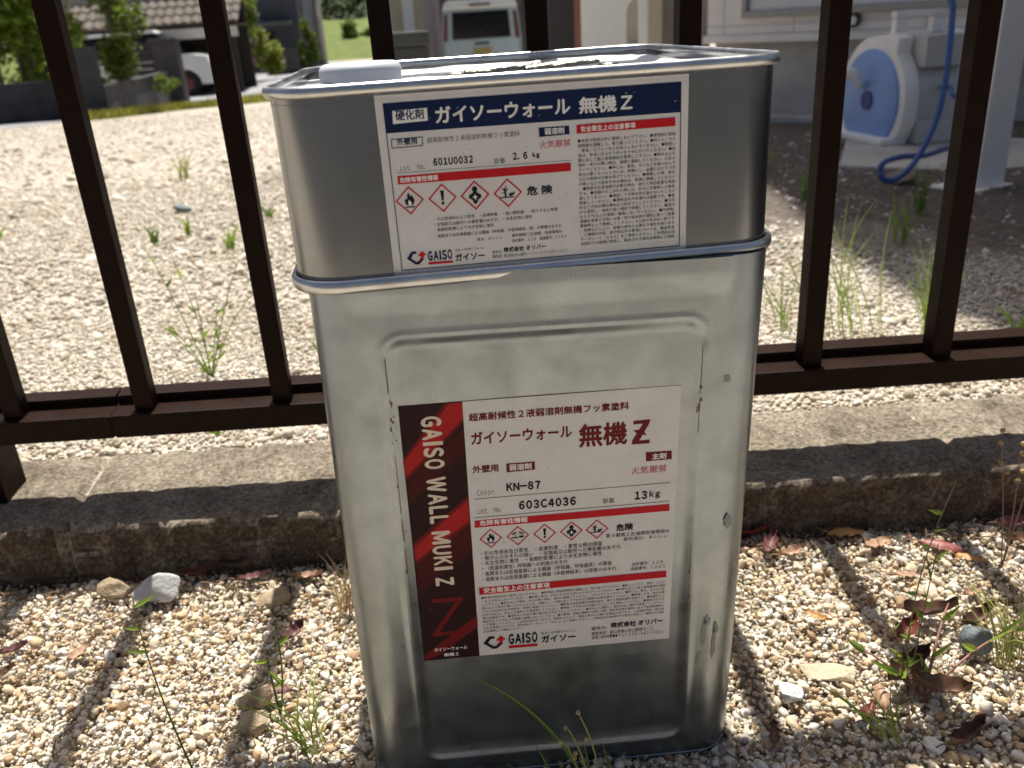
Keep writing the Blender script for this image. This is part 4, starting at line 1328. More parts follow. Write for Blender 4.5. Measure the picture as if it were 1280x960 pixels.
rock('stone', 'large rounded brown stone under the blue hose loop', (1.165, 1.63, ground_z(1.6) - .008), (0.10, 0.075, 0.065), 32, RBRN, -0.5)

# ================================================================== BACKGROUND, LEFT
DWALL = mat('dark_block_wall', (0.035, 0.035, 0.042), 0.9, var=0.4, scale=2.5, bump=0.4, bscale=30)
def wall_between(name, a, b, z0, z1, th, m, label, cat='wall', cap=None):
    a, b = Vector((a[0], a[1], 0)), Vector((b[0], b[1], 0))
    d = (b - a); L = d.length; d.normalize(); nn = Vector((-d.y, d.x, 0))
    M = Matrix((d, nn, Vector((0, 0, 1)))).transposed().to_4x4(); M.translation = a
    t = empty(name, label, cat); t.matrix_world = M
    mb = MB()
    nb = max(1, int(L / 0.39)); nr = max(1, int((z1 - z0) / 0.19))
    for j in range(nr):
        for i in range(nb):
            mb.box((L * i / nb + .003, 0, z0 + (z1 - z0) * j / nr + .003), (L * (i + 1) / nb - .003, th, z0 + (z1 - z0) * (j + 1) / nr - .003))
    mb.box((0.01, .006, z0), (L - .01, th - .006, z1 - .006))
    mb.build('blocks', m, t)
    mb = MB(); mb.box((-.01, -.015, z1), (L + .01, th + .015, z1 + .035)); mb.build('coping', m, t)
    return t
wall_between('block_wall', (-9.0, 13.2), (-5.02, 14.1), -0.75, -0.02, .12, DWALL, 'low dark block wall under the bright green tree')
wall_between('block_wall', (-5.02, 14.05), (-4.55, 14.35), -0.75, 0.42, .14, mat('slate_block', (0.05, 0.055, 0.066), 0.85, var=.2, scale=3), 'tall slate grey wall section behind the left fence bar')
wall_between('block_wall', (-4.75, 14.9), (-5.05, 20.6), -0.95, -0.18, .12, mat('violet_block', (0.062, 0.057, 0.065), 0.9, var=.35, scale=3), 'low grey block wall running back to the gate pillar')
p = empty('gate_pillar', 'square grey gate pillar in front of the white car', 'pillar', (-5.05, 20.9, -0.85))
mb = MB(); mb.box((-.26, -.22, 0), (.26, .22, 1.30)); mb.build('shaft', mat('violet_block', (0.1, .1, .1)), p, bevel=.01)
mb = MB(); mb.box((-.30, -.26, 1.301), (.30, .26, 1.38)); mb.build('cap', mat('violet_block', (0.1, .1, .1)), p, bevel=.01)

g_ = empty('shade_screen', 'dark slatted screen added as the shadowed space beside the grey gate pillar', 'screen', (-5.62, 20.75, -0.85))  # added dark screen, stands in for the shadowed space left of the pillar
mb = MB()
for k in range(9): mb.box((-.42, -.02, .08 + k * .14), (.30, .02, .205 + k * .14))
mb.build('slat_panel', mat('shade_screen_dark', (.025, .025, .032), .6), g_)
for x in (-.42, .26):
    mb = MB(); mb.box((x, .021, 0), (x + .04, .06, 1.36)); mb.build('upright', mat('shade_screen_dark', (.025, .025, .032)), g_)

CARW = mat('car_white', (0.72, 0.73, 0.74), 0.25, var=0.02, scale=5)
CGLS = mat('car_glass', (0.008, 0.010, 0.013), 0.08, var=0.05, spec=0.25)
TYRE = mat('tyre', (0.015, 0.015, 0.016), 0.8)
RIM = mat('wheel_rim', (0.16, 0.03, 0.03), 0.4)
def wheel(parent, x, y, z, r, w_=0.16, rim=None, M=None):
    mb = MB()
    Mw = Matrix.Translation((x, y, z)) @ Matrix.Rotation(R(90), 4, 'X')
    mb.lathe([(r * .55, -w_ / 2), (r * .93, -w_ / 2), (r, -w_ / 2 + .03), (r, w_ / 2 - .03), (r * .93, w_ / 2), (r * .55, w_ / 2)], 28, M=Mw, caps=False)
    wh = mb.build('wheel', TYRE, parent, smooth=True, auto=R(40))
    mb = MB(); mb.lathe([(0, -w_ / 2 + .01), (r * .54, -w_ / 2 + .02), (r * .54, w_ / 2 - .02), (0, w_ / 2 - .01)], 24, M=Mw); mb.build('rim', rim or RIM, wh, smooth=True, auto=R(40))
car = empty('parked_car', 'white car half hidden behind the grey gate pillar in the carport', 'car', (-6.15, 23.6, -0.83), R(-4))
prof = [(-1.65, .28), (-1.68, .70), (-1.50, .98), (1.30, .98), (1.62, .92), (1.70, .62), (1.68, .28), (1.42, .28)]
for k in range(9):
    a = R(0 + 180 * k / 8); prof.append((1.05 + .36 * math.cos(a), .28 + .36 * math.sin(a)))
prof += [(0.69, .26), (-.75, .26)]
for k in range(9):
    a = R(180 * k / 8); prof.append((-1.10 + .36 * math.cos(a), .28 + .36 * math.sin(a)))
mb = MB(); mb.prism(prof, -.72, .72); mb.build('body', CARW, car, bevel=.03, smooth=True, auto=R(35))
mb = MB(); mb.prism([(-1.52, .985), (-1.30, 1.46), (.45, 1.50), (1.10, .985)], -.64, .64); mb.build('cabin_glass', CGLS, car, bevel=.02)
mb = MB(); mb.prism([(-1.36, 1.46), (-1.30, 1.53), (.40, 1.57), (.52, 1.50)], -.62, .62); mb.build('roof', CARW, car, bevel=.02)
for x in (1.05, -1.10):
    for y in (-.66, .66): wheel(car, x, y, .29, .29)
mb = MB(); mb.box((1.66, -.60, .66), (1.705, -.36, .80)); mb.build('headlight', mat('lamp_glass', (.6, .6, .6), .1), car)
mb = MB(); mb.box((1.66, .36, .66), (1.705, .60, .80)); mb.build('headlight', mat('lamp_glass', (.6, .6, .6), .1), car)

cp = empty('carport', 'old carport with a tiled roof and pale front beam over the white car', 'carport', (-6.6, 24.6, -0.83))
TILE = mat('roof_tiles', (0.085, 0.068, 0.055), 0.8, var=0.4, scale=3)
mb = MB()
for j in range(3):
    for i in range(26):
        x = -3.3 + i * .235
        y0 = -1.2 + j * .42; z0 = 1.66 + j * .20
        mb.add([(x, y0, z0 + .02), (x + .11, y0, z0 + .075), (x + .225, y0, z0 + .02), (x, y0 + .46, z0 + .20), (x + .11, y0 + .46, z0 + .255), (x + .225, y0 + .46, z0 + .20), (x, y0, z0 - .03), (x + .225, y0, z0 - .03)], [(0, 1, 4, 3), (1, 2, 5, 4), (0, 6, 7, 2, 1)])
mb.build('tiles', TILE, cp)
mb = MB(); mb.box((-3.4, -1.18, 1.32), (2.75, -1.10, 1.56)); mb.build('front_beam', mat('pale_beam', (0.62, 0.60, 0.54), .6, var=.1, scale=3), cp)
mb = MB(); mb.box((-3.3, -1.05, 1.57), (2.70, .9, 1.63)); mb.build('ceiling_deck', mat('dark_timber', (0.03, 0.025, 0.02), .8), cp)
mb = MB(); mb.box((-3.3, .9, 0), (2.7, 1.0, 2.2)); mb.build('back_wall', mat('dark_timber', (0.03, 0.025, 0.02), .8), cp)
mb = MB(); mb.box((-3.4, .08, 2.27), (2.75, .50, 2.46)); mb.build('ridge', mat('ridge_grey', (0.33, 0.33, 0.33), .6), cp)
for x in (-3.2, 2.55):
    mb = MB(); mb.box((x, -1.1, 0), (x + .1, -1.0, 1.56)); mb.build('post', mat('dark_timber', (0.03, 0.025, 0.02), .8), cp)

# ---- foliage
def leaf_cloud(centers, n, size, seed, thick=1.0):
    """n small folded leaves spread through the given (centre, radii) lumps, denser near their skins"""
    r = np.random.default_rng(seed)
    wts = np.array([c[1][0] * c[1][1] * c[1][2] for c in centers]) ** (2 / 3)
    pick = r.choice(len(centers), n, p=wts / wts.sum())
    ce = np.array([c[0] for c in centers])[pick]
    ra = np.array([c[1] for c in centers])[pick]
    d = r.normal(size=(n, 3)); d /= np.linalg.norm(d, axis=1)[:, None]
    rad = r.uniform(0.25, 1.0, n) ** 0.55
    P = ce + d * ra * rad[:, None] * (1 + 0.18 * r.normal(size=(n, 1)))
    a = r.normal(size=(n, 3)); a[:, 2] *= 0.6; a /= np.linalg.norm(a, axis=1)[:, None]
    b = np.cross(a, r.normal(size=(n, 3))); b /= np.linalg.norm(b, axis=1)[:, None]
    s = (size * r.uniform(0.6, 1.3, n))[:, None]
    nrm_ = np.cross(a, b)
    q = [P - a * s, P - b * s * .42 + nrm_ * s * .12, P + a * s, P + b * s * .42 + nrm_ * s * .12]
    V = np.stack(q, 1).reshape(-1, 3)
    k = np.arange(n)[:, None] * 4
    F = np.concatenate([k + [0, 1, 2], k + [0, 2, 3]])
    return V, F
BARK = mat('bark', (0.13, 0.105, 0.085), 0.9, var=0.35, scale=14, bump=0.7, bscale=40)
def tree(name, label, cat, base, lumps, n, size, m, trunk, seed, bark=BARK, group=None, crown='crown'):
    t = empty(name, label, cat, base, group=group)
    V, F = leaf_cloud(lumps, n, size, seed)
    raw_mesh(crown, V, F, m, t, smooth=False)
    if trunk:
        mb = MB()
        pts, rad = trunk
        mb.tube(spline(pts, 5), [rad * (1 - .55 * i / (5 * (len(pts) - 1))) for i in range(5 * (len(pts) - 1) + 1)], 9)
        for c, rr in lumps[:6]:
            mb.tube(spline([pts[-2], ((pts[-1][0] + c[0]) / 2, (pts[-1][1] + c[1]) / 2, (pts[-1][2] * .7 + c[2] * .3)), c], 4), [rad * .4] * 4 + [rad * .25] * 4 + [rad * .1], 6)
        mb.build('trunk', bark, t, smooth=True)
    return t
def lumps_in(c, r, n, seed, k=0.45):
    q = random.Random(seed)
    out = []
    for _ in range(n):
        a, b = q.uniform(0, 2 * math.pi), q.uniform(-1, 1)
        s = math.sqrt(1 - b * b) * q.uniform(.4, .9)
        f = q.uniform(.7, 1.25) * k
        out.append(((c[0] + r[0] * s * math.cos(a), c[1] + r[1] * s * math.sin(a), c[2] + r[2] * b * .8), (r[0] * f, r[1] * f, r[2] * f * .8)))
    return out
LEAFB = leaf_mat('leaf_bright', (0.17, 0.26, 0.025), .55, .45)
LEAFM = leaf_mat('leaf_mid', (0.11, 0.17, 0.022), .6, .4)
LEAFD = leaf_mat('leaf_dark', (0.028, 0.05, 0.014), .6, .3)
LEAFY = leaf_mat('leaf_yellow', (0.22, 0.27, 0.03), .45, .45)
LEAFP = leaf_mat('leaf_purple', (0.065, 0.018, 0.035), .5, .3)
tree('broadleaf_tree', 'bright green tree at the far left rising over the low dark wall', 'tree', (-6.1, 15.4, -0.72), lumps_in((0.0, 0, 1.35), (0.85, .7, 1.2), 13, 1), 5200, .075, LEAFB, ([(0, 0, 0), (.05, 0, .5), (0, .05, 1.2), (.05, 0, 2.2)], .07), 1)
tree('broadleaf_tree', 'tree with a bare pale trunk beside the left fence bar', 'tree', (-5.35, 15.6, -0.75), lumps_in((0.2, 0, 2.9), (1.6, 1.0, .9), 10, 2), 2600, .085, LEAFM, ([(0, 0, 0), (-.04, 0, .7), (.03, 0, 1.5), (0.0, 0, 2.8)], .10), 2, bark=mat('pale_bark', (0.30, 0.28, 0.26), .9, var=.3, scale=12))
tree('broadleaf_tree', 'leafy green tree in front of the tiled carport roof', 'tree', (-4.95, 17.0, -0.72), lumps_in((0.0, 0, 1.65), (0.55, .5, 1.05), 11, 3), 3000, .065, LEAFM, ([(0, 0, 0), (.03, 0, .6), (-.02, 0, 1.2), (0, 0, 2.2)], .05), 3)
tree('shrub', 'low green shrub on top of the grey block wall', 'shrub', (-4.75, 18.6, -0.80), lumps_in((0, 0, .52), (.26, .5, .22), 6, 4), 700, .045, LEAFM, None, 4, crown='foliage')
tree('shrub', 'round purple-leaved bush right of the carport', 'shrub', (-4.35, 25.9, -0.83), lumps_in((0, 0, .95), (.50, .45, .62), 8, 5), 1800, .06, LEAFP, None, 5, crown='foliage')
tree('shrub', 'tall bright green shrub behind the purple bush', 'shrub', (-4.55, 28.2, -0.83), lumps_in((0, 0, 1.7), (.55, .5, 1.2), 10, 6), 3000, .075, LEAFB, None, 6, crown='foliage')
tree('shrub', 'yellow-green flowering shrub in front of the dark grey house', 'shrub', (-3.95, 28.8, -0.83), lumps_in((0, 0, .85), (.62, .5, .68), 8, 7), 2000, .07, LEAFY, None, 7, crown='foliage')
tree('shrub', 'narrow green shrub at the foot of the pale house wall', 'shrub', (-3.3, 35.5, -0.83), lumps_in((0, 0, .85), (.42, .4, .85), 7, 8), 1500, .08, LEAFM, None, 8, crown='foliage')
tree('shrub', 'rounded green bush on the grass bank', 'shrub', (-1.9, 50, -0.55), lumps_in((0, 0, .9), (.85, .7, .75), 8, 9), 2200, .10, LEAFM, None, 9, crown='foliage')

DHOUSE = mat('dark_house_wall', (0.055, 0.065, 0.085), .7, var=.15, scale=2)
h = empty('house', 'dark blue-grey house behind the shrubs at upper left', 'house', (-4.55, 37.0, -0.83))
mb = MB(); mb.box((-1.9, 0, 0), (0.95, 4, 6)); mb.build('wall', DHOUSE, h)
mb = MB(); mb.box((-1.3, -.03, .1), (-.1, -.002, 1.45)); mb.build('window', mat('dark_window', (.01, .011, .013), .1), h)
mb = MB(); mb.prism([(-1.7, 1.62), (-1.7, 1.78), (.70, 1.78), (.70, 1.62)], -1.0, -.004); mb.build('canopy', mat('canopy_grey', (.10, .10, .11), .5), h)
mb = MB(); mb.box((-2.3, -.5, 6.001), (1.2, 4.5, 6.2)); mb.build('roof', ROOFM, h)
h = empty('house', 'pale plastered house edge left of the utility pole', 'house', (-3.35, 39.5, -0.83))
mb = MB(); mb.box((-.85, 0, 0), (0.22, 4, 6)); mb.build('wall', mat('pale_plaster', (.50, .53, .60), .8, var=.08, scale=2), h)
mb = MB(); mb.box((-.95, -.2, 6.001), (0.3, 4.2, 6.15)); mb.build('roof', ROOFM, h)
wall_between('block_wall', (-4.4, 32.0), (-3.35, 32.3), -0.85, -0.05, .12, mat('violet_block', (.1, .1, .1)), 'short violet grey wall below the yellow-green shrub')
pl = empty('utility_pole', 'grey concrete utility pole at the edge of the grass bank', 'pole', (-3.0, 39.2, -0.83))
mb = MB(); mb.tube([(0, 0, 0), (0, 0, 7.5)], [.17, .12], 16); mb.build('shaft', mat('pole_concrete', (.30, .30, .29), .85, var=.1), pl, smooth=True)
mb = MB(); mb.box((-.6, -.05, 6.6), (.6, .05, 6.7)); mb.build('crossarm', GREYTRIM, pl)
mb = MB(); mb.tube([(0, -.16, 1.9), (0, -.16, 2.5)], .045, 10); mb.build('cable_conduit', mat('conduit', (.5, .5, .5), .4), pl, smooth=True)

# ================================================================== BACKGROUND, CENTRE
van = empty('parked_van', 'pale blue-grey van parked with its rear towards the yard', 'van', (1.64, 17.1, -0.83), R(-5.5))
VB = mat('van_blue', (0.36, 0.47, 0.53), .3, var=.03, scale=4)
VW = mat('van_roof', (0.62, 0.68, 0.68), .3, var=.03, scale=4)
mb = MB()
sec = [(-.74, .30), (-.76, .95), (-.70, 1.50), (.70, 1.50), (.76, .95), (.74, .30)]
mb.prism(sec, 0, 3.3); mb.build('body', VB, van, bevel=.035, smooth=True, auto=R(35))
mb = MB(); mb.prism([(-.71, 1.502), (-.655, 1.62), (-.60, 1.655), (.60, 1.655), (.655, 1.62), (.71, 1.502)], -.10, 3.0); mb.build('roof', VW, van, bevel=.02, smooth=True, auto=R(35))
mb = MB(); mb.prism([(-.56, .98), (-.53, 1.46), (.53, 1.46), (.56, .98)], -.012, -.002); mb.build('rear_window', CGLS, van, bevel=.003)
for s in (-1, 1):
    mb = MB(); mb.prism([(s * .735, .96), (s * .68, 1.44), (s * .615, 1.44), (s * .645, .96)], -.02, -.001); mb.build('tail_light', mat('tail_red', (.12, .03, .04), .25), van)
mb = MB(); mb.box((-.17, -.014, .66), (.17, -.002, .825)); mb.build('number_plate', mat('yellow_plate', (.34, .29, .10), .5), van)
mb = MB(); mb.tube([(-.30, -.02, .975), (-.05, -.03, 1.10), (.12, -.02, 1.20)], .012, 6); mb.build('wiper', TYRE, van)
mb = MB(); mb.box((-.14, -.022, .875), (.14, -.002, .915)); mb.build('hatch_handle', CGLS, van)
for s in (-1, 1):
    mb = MB(); mb.box((s * .722 - .006, -.006, .50), (s * .722 + .006, -.001, .95)); mb.build('panel_gap', TYRE, van)
mb = MB(); mb.box((-.74, -.08, .28), (.74, .0, .48)); mb.build('bumper', VB, van, bevel=.02)
mb = MB(); mb.box((-.20, -.135, 1.55), (.20, -.101, 1.585)); mb.build('brake_light', mat('tail_red', (.3, .05, .06)), van)
for s in (-1, 1):
    mb = MB(); mb.box((s * .80 - .05, 2.55, 1.02), (s * .80 + .05, 2.62, 1.22)); mb.build('side_mirror', CGLS, van, bevel=.015)
for y in (.55, 2.6):
    for s in (-.66, .66):
        mb = MB(); Mw = Matrix.Translation((s, y, .28)) @ Matrix.Rotation(R(90), 4, 'Y')
        mb.lathe([(.15, -.08), (.26, -.08), (.28, -.05), (.28, .05), (.26, .08), (.15, .08)], 24, M=Mw, caps=False)
        wh = mb.build('wheel', TYRE, van, smooth=True, auto=R(40))
        mb = MB(); mb.lathe([(0, -.07), (.148, -.06), (.148, .06), (0, .07)], 20, M=Mw); mb.build('rim', GREYTRIM, wh)

mc = empty('garden_cart', 'dark metal cart standing left of the van', 'cart', (0.22, 15.7, -0.66), R(4))
DK = mat('dark_metal', (.03, .034, .038), .45, var=.2, scale=10)
mb = MB(); mb.box((-.34, -.25, .42), (.32, .35, .78)); mb.build('tub', DK, mc, bevel=.02)
mb = MB(); mb.box((-.30, -.30, .80), (.34, .40, 1.02)); mb.build('cover', mat('cart_cover', (.035, .045, .045), .5), mc, bevel=.03)
for x in (-.22, .22):
    for y in (-.2, .28): wheel(mc, x, y, .2, .2, .07)
mb = MB(); mb.tube([(-.3, .0, .8), (-.42, 0, 1.0), (-.50, 0, 1.02)], .018, 8); mb.build('handle', DK, mc)
mb = MB(); mb.box((-.26, -.2, .21), (.26, .3, .415)); mb.build('frame', DK, mc)
PST = mat('post_grey', (.20, .19, .22), .8, var=.12, scale=5)
for lab_, x, y, ww in (('thicker of the two grey gate posts left of the van', .64, 16.7, .105), ('thinner grey gate post touching the left side of the van', .815, 16.6, .05)):
    t = empty('gate_post', lab_, 'post', (x, y, -0.72))
    mb = MB(); mb.box((-ww, -ww, 0), (ww, ww, 2.3)); mb.build('shaft', PST, t, bevel=.01)
    mb = MB(); mb.box((-ww - .02, -ww - .02, 2.302), (ww + .02, ww + .02, 2.36)); mb.build('cap', PST, t)
h = empty('house', 'cream house with pale window strips seen left of the van', 'house', (.45, 24.5, -0.83))
mb = MB(); mb.box((-1.05, 0, 0), (.75, 4, 5)); mb.build('wall', mat('cream_wall', (.30, .28, .21), .8, var=.1, scale=2), h)
for x0, x1 in ((-.15, .14), (.36, .52)):
    mb = MB(); mb.box((x0, -.03, 1.1), (x1, -.002, 2.6)); mb.build('window', mat('pale_pane', (.45, .50, .52), .2), h)
mb = MB(); mb.box((-.55, -.02, 0), (-.38, -.002, 4.9)); mb.build('corner_board', GREYTRIM, h)
mb = MB(); mb.box((-1.4, -.4, 5.001), (1.1, 4.4, 5.2)); mb.build('roof', ROOFM, h)
h = empty('house', 'shadowy grey house wall behind the van', 'house', (2.6, 25.0, -0.83))
mb = MB(); mb.box((-1.35, 0, 0), (4.5, 5, 6)); mb.build('wall', mat('shade_wall', (.10, .10, .11), .8, var=.15, scale=2), h)
mb = MB(); mb.box((-.9, -.03, 1.0), (.3, -.002, 2.4)); mb.build('window', mat('dark_window', (.01, .011, .013), .1), h)
mb = MB(); mb.box((-1.7, -.4, 6.001), (4.8, 5.4, 6.2)); mb.build('roof', ROOFM, h)

ds = empty('garden_shed', 'dark violet shed behind the reddish post right of the van', 'shed', (2.45, 13.4, -0.55), R(-8))
mb = MB(); mb.box((-.42, 0, 0), (.42, 1.2, 2.3)); mb.build('wall', mat('shed_violet', (.05, .046, .058), .6, var=.2, scale=4), ds)
mb = MB(); mb.prism([(-.12, .1), (-.12, 1.3), (-.02, 1.62), (.14, 1.72), (.36, 1.72), (.36, .1)], -.02, -.002); mb.build('door', mat('shed_door', (.014, .014, .019), .5), ds)
mb = MB(); mb.box((-.5, -.1, 2.301), (.5, 1.3, 2.38)); mb.build('roof', ROOFM, ds)
rp = empty('porch_post', 'reddish brown timber post between the dark shed and the white wall', 'post', (2.55, 12.3, -0.50), R(-8))
mb = MB(); mb.box((-.065, -.065, 0.08), (.065, .065, 2.9)); mb.build('shaft', mat('red_timber', (.17, .065, .045), .6, var=.2, scale=8), rp, bevel=.006)
mb = MB(); mb.box((-.09, -.09, 0), (.09, .09, .079)); mb.build('base', FOUND, rp)
ww = empty('porch_wall', 'white porch wall panel right of the reddish post', 'wall', (2.12, 9.1, -0.35), R(-9))
mb = MB(); mb.box((-.20, 0, .12), (.42, .10, 2.6)); mb.build('panel', mat('porch_white', (.70, .72, .76), .5, var=.03), ww)
mb = MB(); mb.box((-.22, -.02, 0), (.44, .12, .119)); mb.build('plinth', FOUND, ww)
ch = empty('garden_chair', 'beige plastic chair with a rounded back against the white porch wall', 'chair', (2.0, 7.55, -0.27), R(-60))
CHM = mat('chair_beige', (.30, .27, .23), .45, var=.08)
mb = MB()
arch = [(-.19, .44), (-.19, .66)] + [(.19 * math.cos(R(180 - 180 * k / 12)), .68 + .16 * math.sin(R(180 * k / 12))) for k in range(13)] + [(.19, .66), (.19, .44)]
mb.prism(arch, .17, .20); mb.build('backrest', CHM, ch, bevel=.006)
mb = MB(); mb.box((-.2, -.2, .40), (.2, .2, .436)); mb.build('seat', CHM, ch, bevel=.01)
for x in (-.17, .17):
    for y in (-.17, .17):
        mb = MB(); mb.tube([(x * 1.1, y * 1.1, 0), (x, y, .4)], .018, 8); mb.build('leg', CHM, ch)
for lab_, x, y, w2, m_ in (('slim white porch pillar beside the beige chair', 1.985, 6.95, .05, mat('porch_white', (.7, .72, .76))), ('beige porch pillar left of the grey tank', 1.925, 6.45, .055, mat('beige_pillar', (.42, .38, .31), .7, var=.08)), ('grey-brown porch pillar next to the beige one', 2.07, 6.6, .055, mat('taupe_pillar', (.24, .225, .21), .7, var=.08))):
    t = empty('porch_pillar', lab_, 'pillar', (x, y, -.24), R(-15))
    mb = MB(); mb.box((-w2, -w2, .06), (w2, w2, 2.6)); mb.build('shaft', m_, t, bevel=.006)
    mb = MB(); mb.box((-w2 - .02, -w2 - .02, 0), (w2 + .02, w2 + .02, .059)); mb.build('base', FOUND, t)
gt = empty('gas_tank', 'rounded grey tank standing at the white house corner', 'tank', (1.675, 4.80, -0.15))
mb = MB(); mb.lathe([(0, .03), (.09, .03), (.098, .06), (.098, .80), (.085, .88), (.05, .92), (0, .93)], 28); mb.build('shell', mat('tank_grey', (.30, .28, .25), .5, var=.06), gt, smooth=True)
mb = MB(); mb.lathe([(.075, 0), (.085, 0), (.085, .031), (.075, .031)], 24, caps=False); mb.build('foot_ring', GREYTRIM, gt)
mb = MB(); mb.tube([(0, 0, .92), (0, 0, .99)], .025, 10); mb.build('valve', GREYTRIM, gt)

# a belt of woodland closes the view
wl = []
q = random.Random(77)
for i in range(90):
    x = -55 + i * 1.25
    wl.append(((x + q.uniform(-1, 1), 66 + q.uniform(-3, 5), q.uniform(1, 4)), (q.uniform(1.6, 3.0), 2, q.uniform(2.5, 5))))
    wl.append(((x + q.uniform(-1, 1), 70 + q.uniform(-2, 5), q.uniform(6, 12)), (q.uniform(2, 3.2), 2, q.uniform(2.5, 4.5))))
V, F = leaf_cloud(wl, 30000, .34, 78)
o = raw_mesh('woods', V, F, LEAFD, smooth=False)
tag(o, kind='stuff')

# ================================================================== GRASS, WEEDS, DRY LEAVES
def blade(mb, base, tip, width, bend=(0, 0, 0), n=10, fold=0.25):
    """a tapering grass blade from base to tip, bowed by `bend` at its middle"""
    b, t, k = Vector(base), Vector(tip), Vector(bend)
    vs, fs = [], []
    side = None
    prev = None
    for i in range(n + 1):
        s = i / n
        p = b.lerp(t, s) + k * (4 * s * (1 - s))
        nx_ = b.lerp(t, min(1, s + .02)) + k * (4 * min(1, s + .02) * (1 - min(1, s + .02)))
        d = (nx_ - p) if s < 1 else prev
        prev = d
        side = d.cross(Vector((0.15, -1, 0.1))).normalized()
        up_ = side.cross(d).normalized()
        w_ = width * (0.55 + 0.45 * min(1, s * 4)) * (1 - s ** 2.2) + 1e-5
        vs += [p - side * w_ / 2, p + up_ * w_ * fold, p + side * w_ / 2]
    for i in range(n):
        a = i * 3
        fs += [(a, a + 1, a + 4, a + 3), (a + 1, a + 2, a + 5, a + 4)]
    mb.add(vs, fs)

GRN = leaf_mat('grass_green', (0.13, 0.24, 0.03), .4, .4)
GRL = leaf_mat('grass_light', (0.26, 0.38, 0.06), .35, .45)
DRY = leaf_mat('grass_dry', (0.42, 0.32, 0.17), .35, .3)
STEMR = mat('stem_reddish', (0.26, 0.12, 0.09), .6, var=.2, scale=60)

def tuft(name, label, base, n, h, spread, m, seed, w_=0.0022, cat='grass tuft', lean=(0, 0), group=None, root=.12):
    q = random.Random(seed)
    mb = MB()
    for _ in range(n):
        a = q.uniform(0, 2 * math.pi)
        hh = h * q.uniform(.5, 1.1)
        rr = spread * q.uniform(.2, 1)
        b = Vector((q.uniform(-root, root) * spread * 1.5, q.uniform(-root, root) * spread * 1.5, -.002))
        t = b + Vector((math.cos(a) * rr + lean[0] * hh, math.sin(a) * rr + lean[1] * hh, hh))
        blade(mb, b, t, w_ * q.uniform(.7, 1.3), bend=Vector((-math.cos(a), -math.sin(a), .8)) * rr * .22)
    o = mb.build(name, m)
    o.location = base
    return tag(o, label, cat, group)

tuft('grass_tuft', 'fresh green grass tuft in the gravel left of the cans', (-0.160, 0.052, 0), 20, .045, .050, GRL, 1, .0012, lean=(-.45, .25))
# thin seedling stems
def stem_plant(name, label, base, stems, m, cat='weed', w_=.0013, leaves=0, seed=0, heads=0, headm=None, hr=.0018):
    q = random.Random(seed)
    t = empty(name, label, cat, base)
    mb, lf, hd = MB(), MB(), MB()
    for (tip, bend) in stems:
        pts = [Vector((0, 0, -.004)) * (1 - s) + Vector(tip) * s + Vector(bend) * 4 * s * (1 - s) for s in [k / 14 for k in range(15)]]
        mb.tube(pts, [w_ * .55 * (1 - .55 * k / 14) for k in range(15)], 6)
        for k in range(leaves):
            s = q.uniform(.15, .98)
            p = pts[int(s * 14)]
            L = w_ * q.uniform(5, 11)
            a = q.uniform(0, 2 * math.pi)
            blade(lf, p, p + Vector((math.cos(a) * L, math.sin(a) * L * .6, L * q.uniform(.3, 1))), w_ * 2.4, n=4)
        for k in range(heads):
            s = 1 - .42 * (k / max(1, heads))
            p = pts[min(14, int(round(s * 14)))] + Vector((q.uniform(-1, 1), q.uniform(-.5, .5), q.uniform(-.4, .4))) * hr * 2.0
            hd.lathe([(0, -hr), (hr * .8, -hr * .5), (hr, 0), (hr * .7, hr * .7), (0, hr)], 8, M=Matrix.Translation(p))
    mb.build('stem', m, t, smooth=True)
    if lf.v: lf.build('leaf', GRL, t)
    if hd.v: hd.build('seed_heads', headm or DRY, t, smooth=True)
    return t
stem_plant('weed', 'long thin green stem arching over the gravel at lower left', (-0.237, 0.052, 0), [((-.007, 0, .135), (-.004, 0, .01))], GRN, w_=.0013, leaves=3, seed=2)
stem_plant('weed', 'single upright green blade left of the cans', (-0.186, 0.091, 0), [((.008, 0, .090), (.004, 0, 0)), ((-.004, .01, .045), (0, 0, .005))], GRN, w_=.0016, leaves=2, seed=3)
stem_plant('weed', 'tall wispy weed with a green leafy tip right of the cans', (0.239, 0.029, 0), [((.011, 0, .160), (-.010, 0, .0)), ((.020, .02, .10), (0, 0, .01)), ((-.012, .01, .05), (0, 0, .005))], mat('stem_olive', (.20, .16, .07), .6, var=.2, scale=60), w_=.0012, leaves=9, seed=4)
stem_plant('weed', 'reddish creeping stem with dry leaves at lower right', (0.243, 0.018, 0.003), [((.085, .026, .020), (.0, 0, .012)), ((.045, .05, .03), (0, 0, .015)), ((-.035, .03, .022), (0, 0, .006))], STEMR, w_=.0022, leaves=4, seed=5)
stem_plant('weed', 'pair of dry reddish stems with pale seed heads at the right edge', (0.384, 0.140, 0), [((-.018, .005, .122), (.002, 0, 0)), ((-.004, .0, .112), (.003, 0, 0)), ((.012, 0, .10), (0, 0, 0))], STEMR, w_=.0012, heads=4, seed=6, hr=.0022)
tuft('grass_tuft', 'tangle of pale green grass at the right edge near the slate stone', (0.318, 0.040, 0), 32, .060, .055, leaf_mat('grass_olive', (.30, .33, .10), .35, .4), 7, .0013, lean=(.1, .35))
tuft('grass_tuft', 'flat pale grass blades on the shaded gravel at lower right', (0.205, -0.010, .004), 7, .030, .050, GRL, 8, .0018, lean=(-.6, .6))
tuft('grass_tuft', 'dry straw tuft against the left side of the tall can', (-0.146, 0.195, 0), 26, .055, .032, DRY, 9, .0010, lean=(.15, .1))
tuft('grass_tuft', 'small dry and green tuft beside the right foot of the tall can', (0.150, 0.175, 0), 18, .026, .030, leaf_mat('grass_olive', (.3, .33, .1)), 10, .0011)
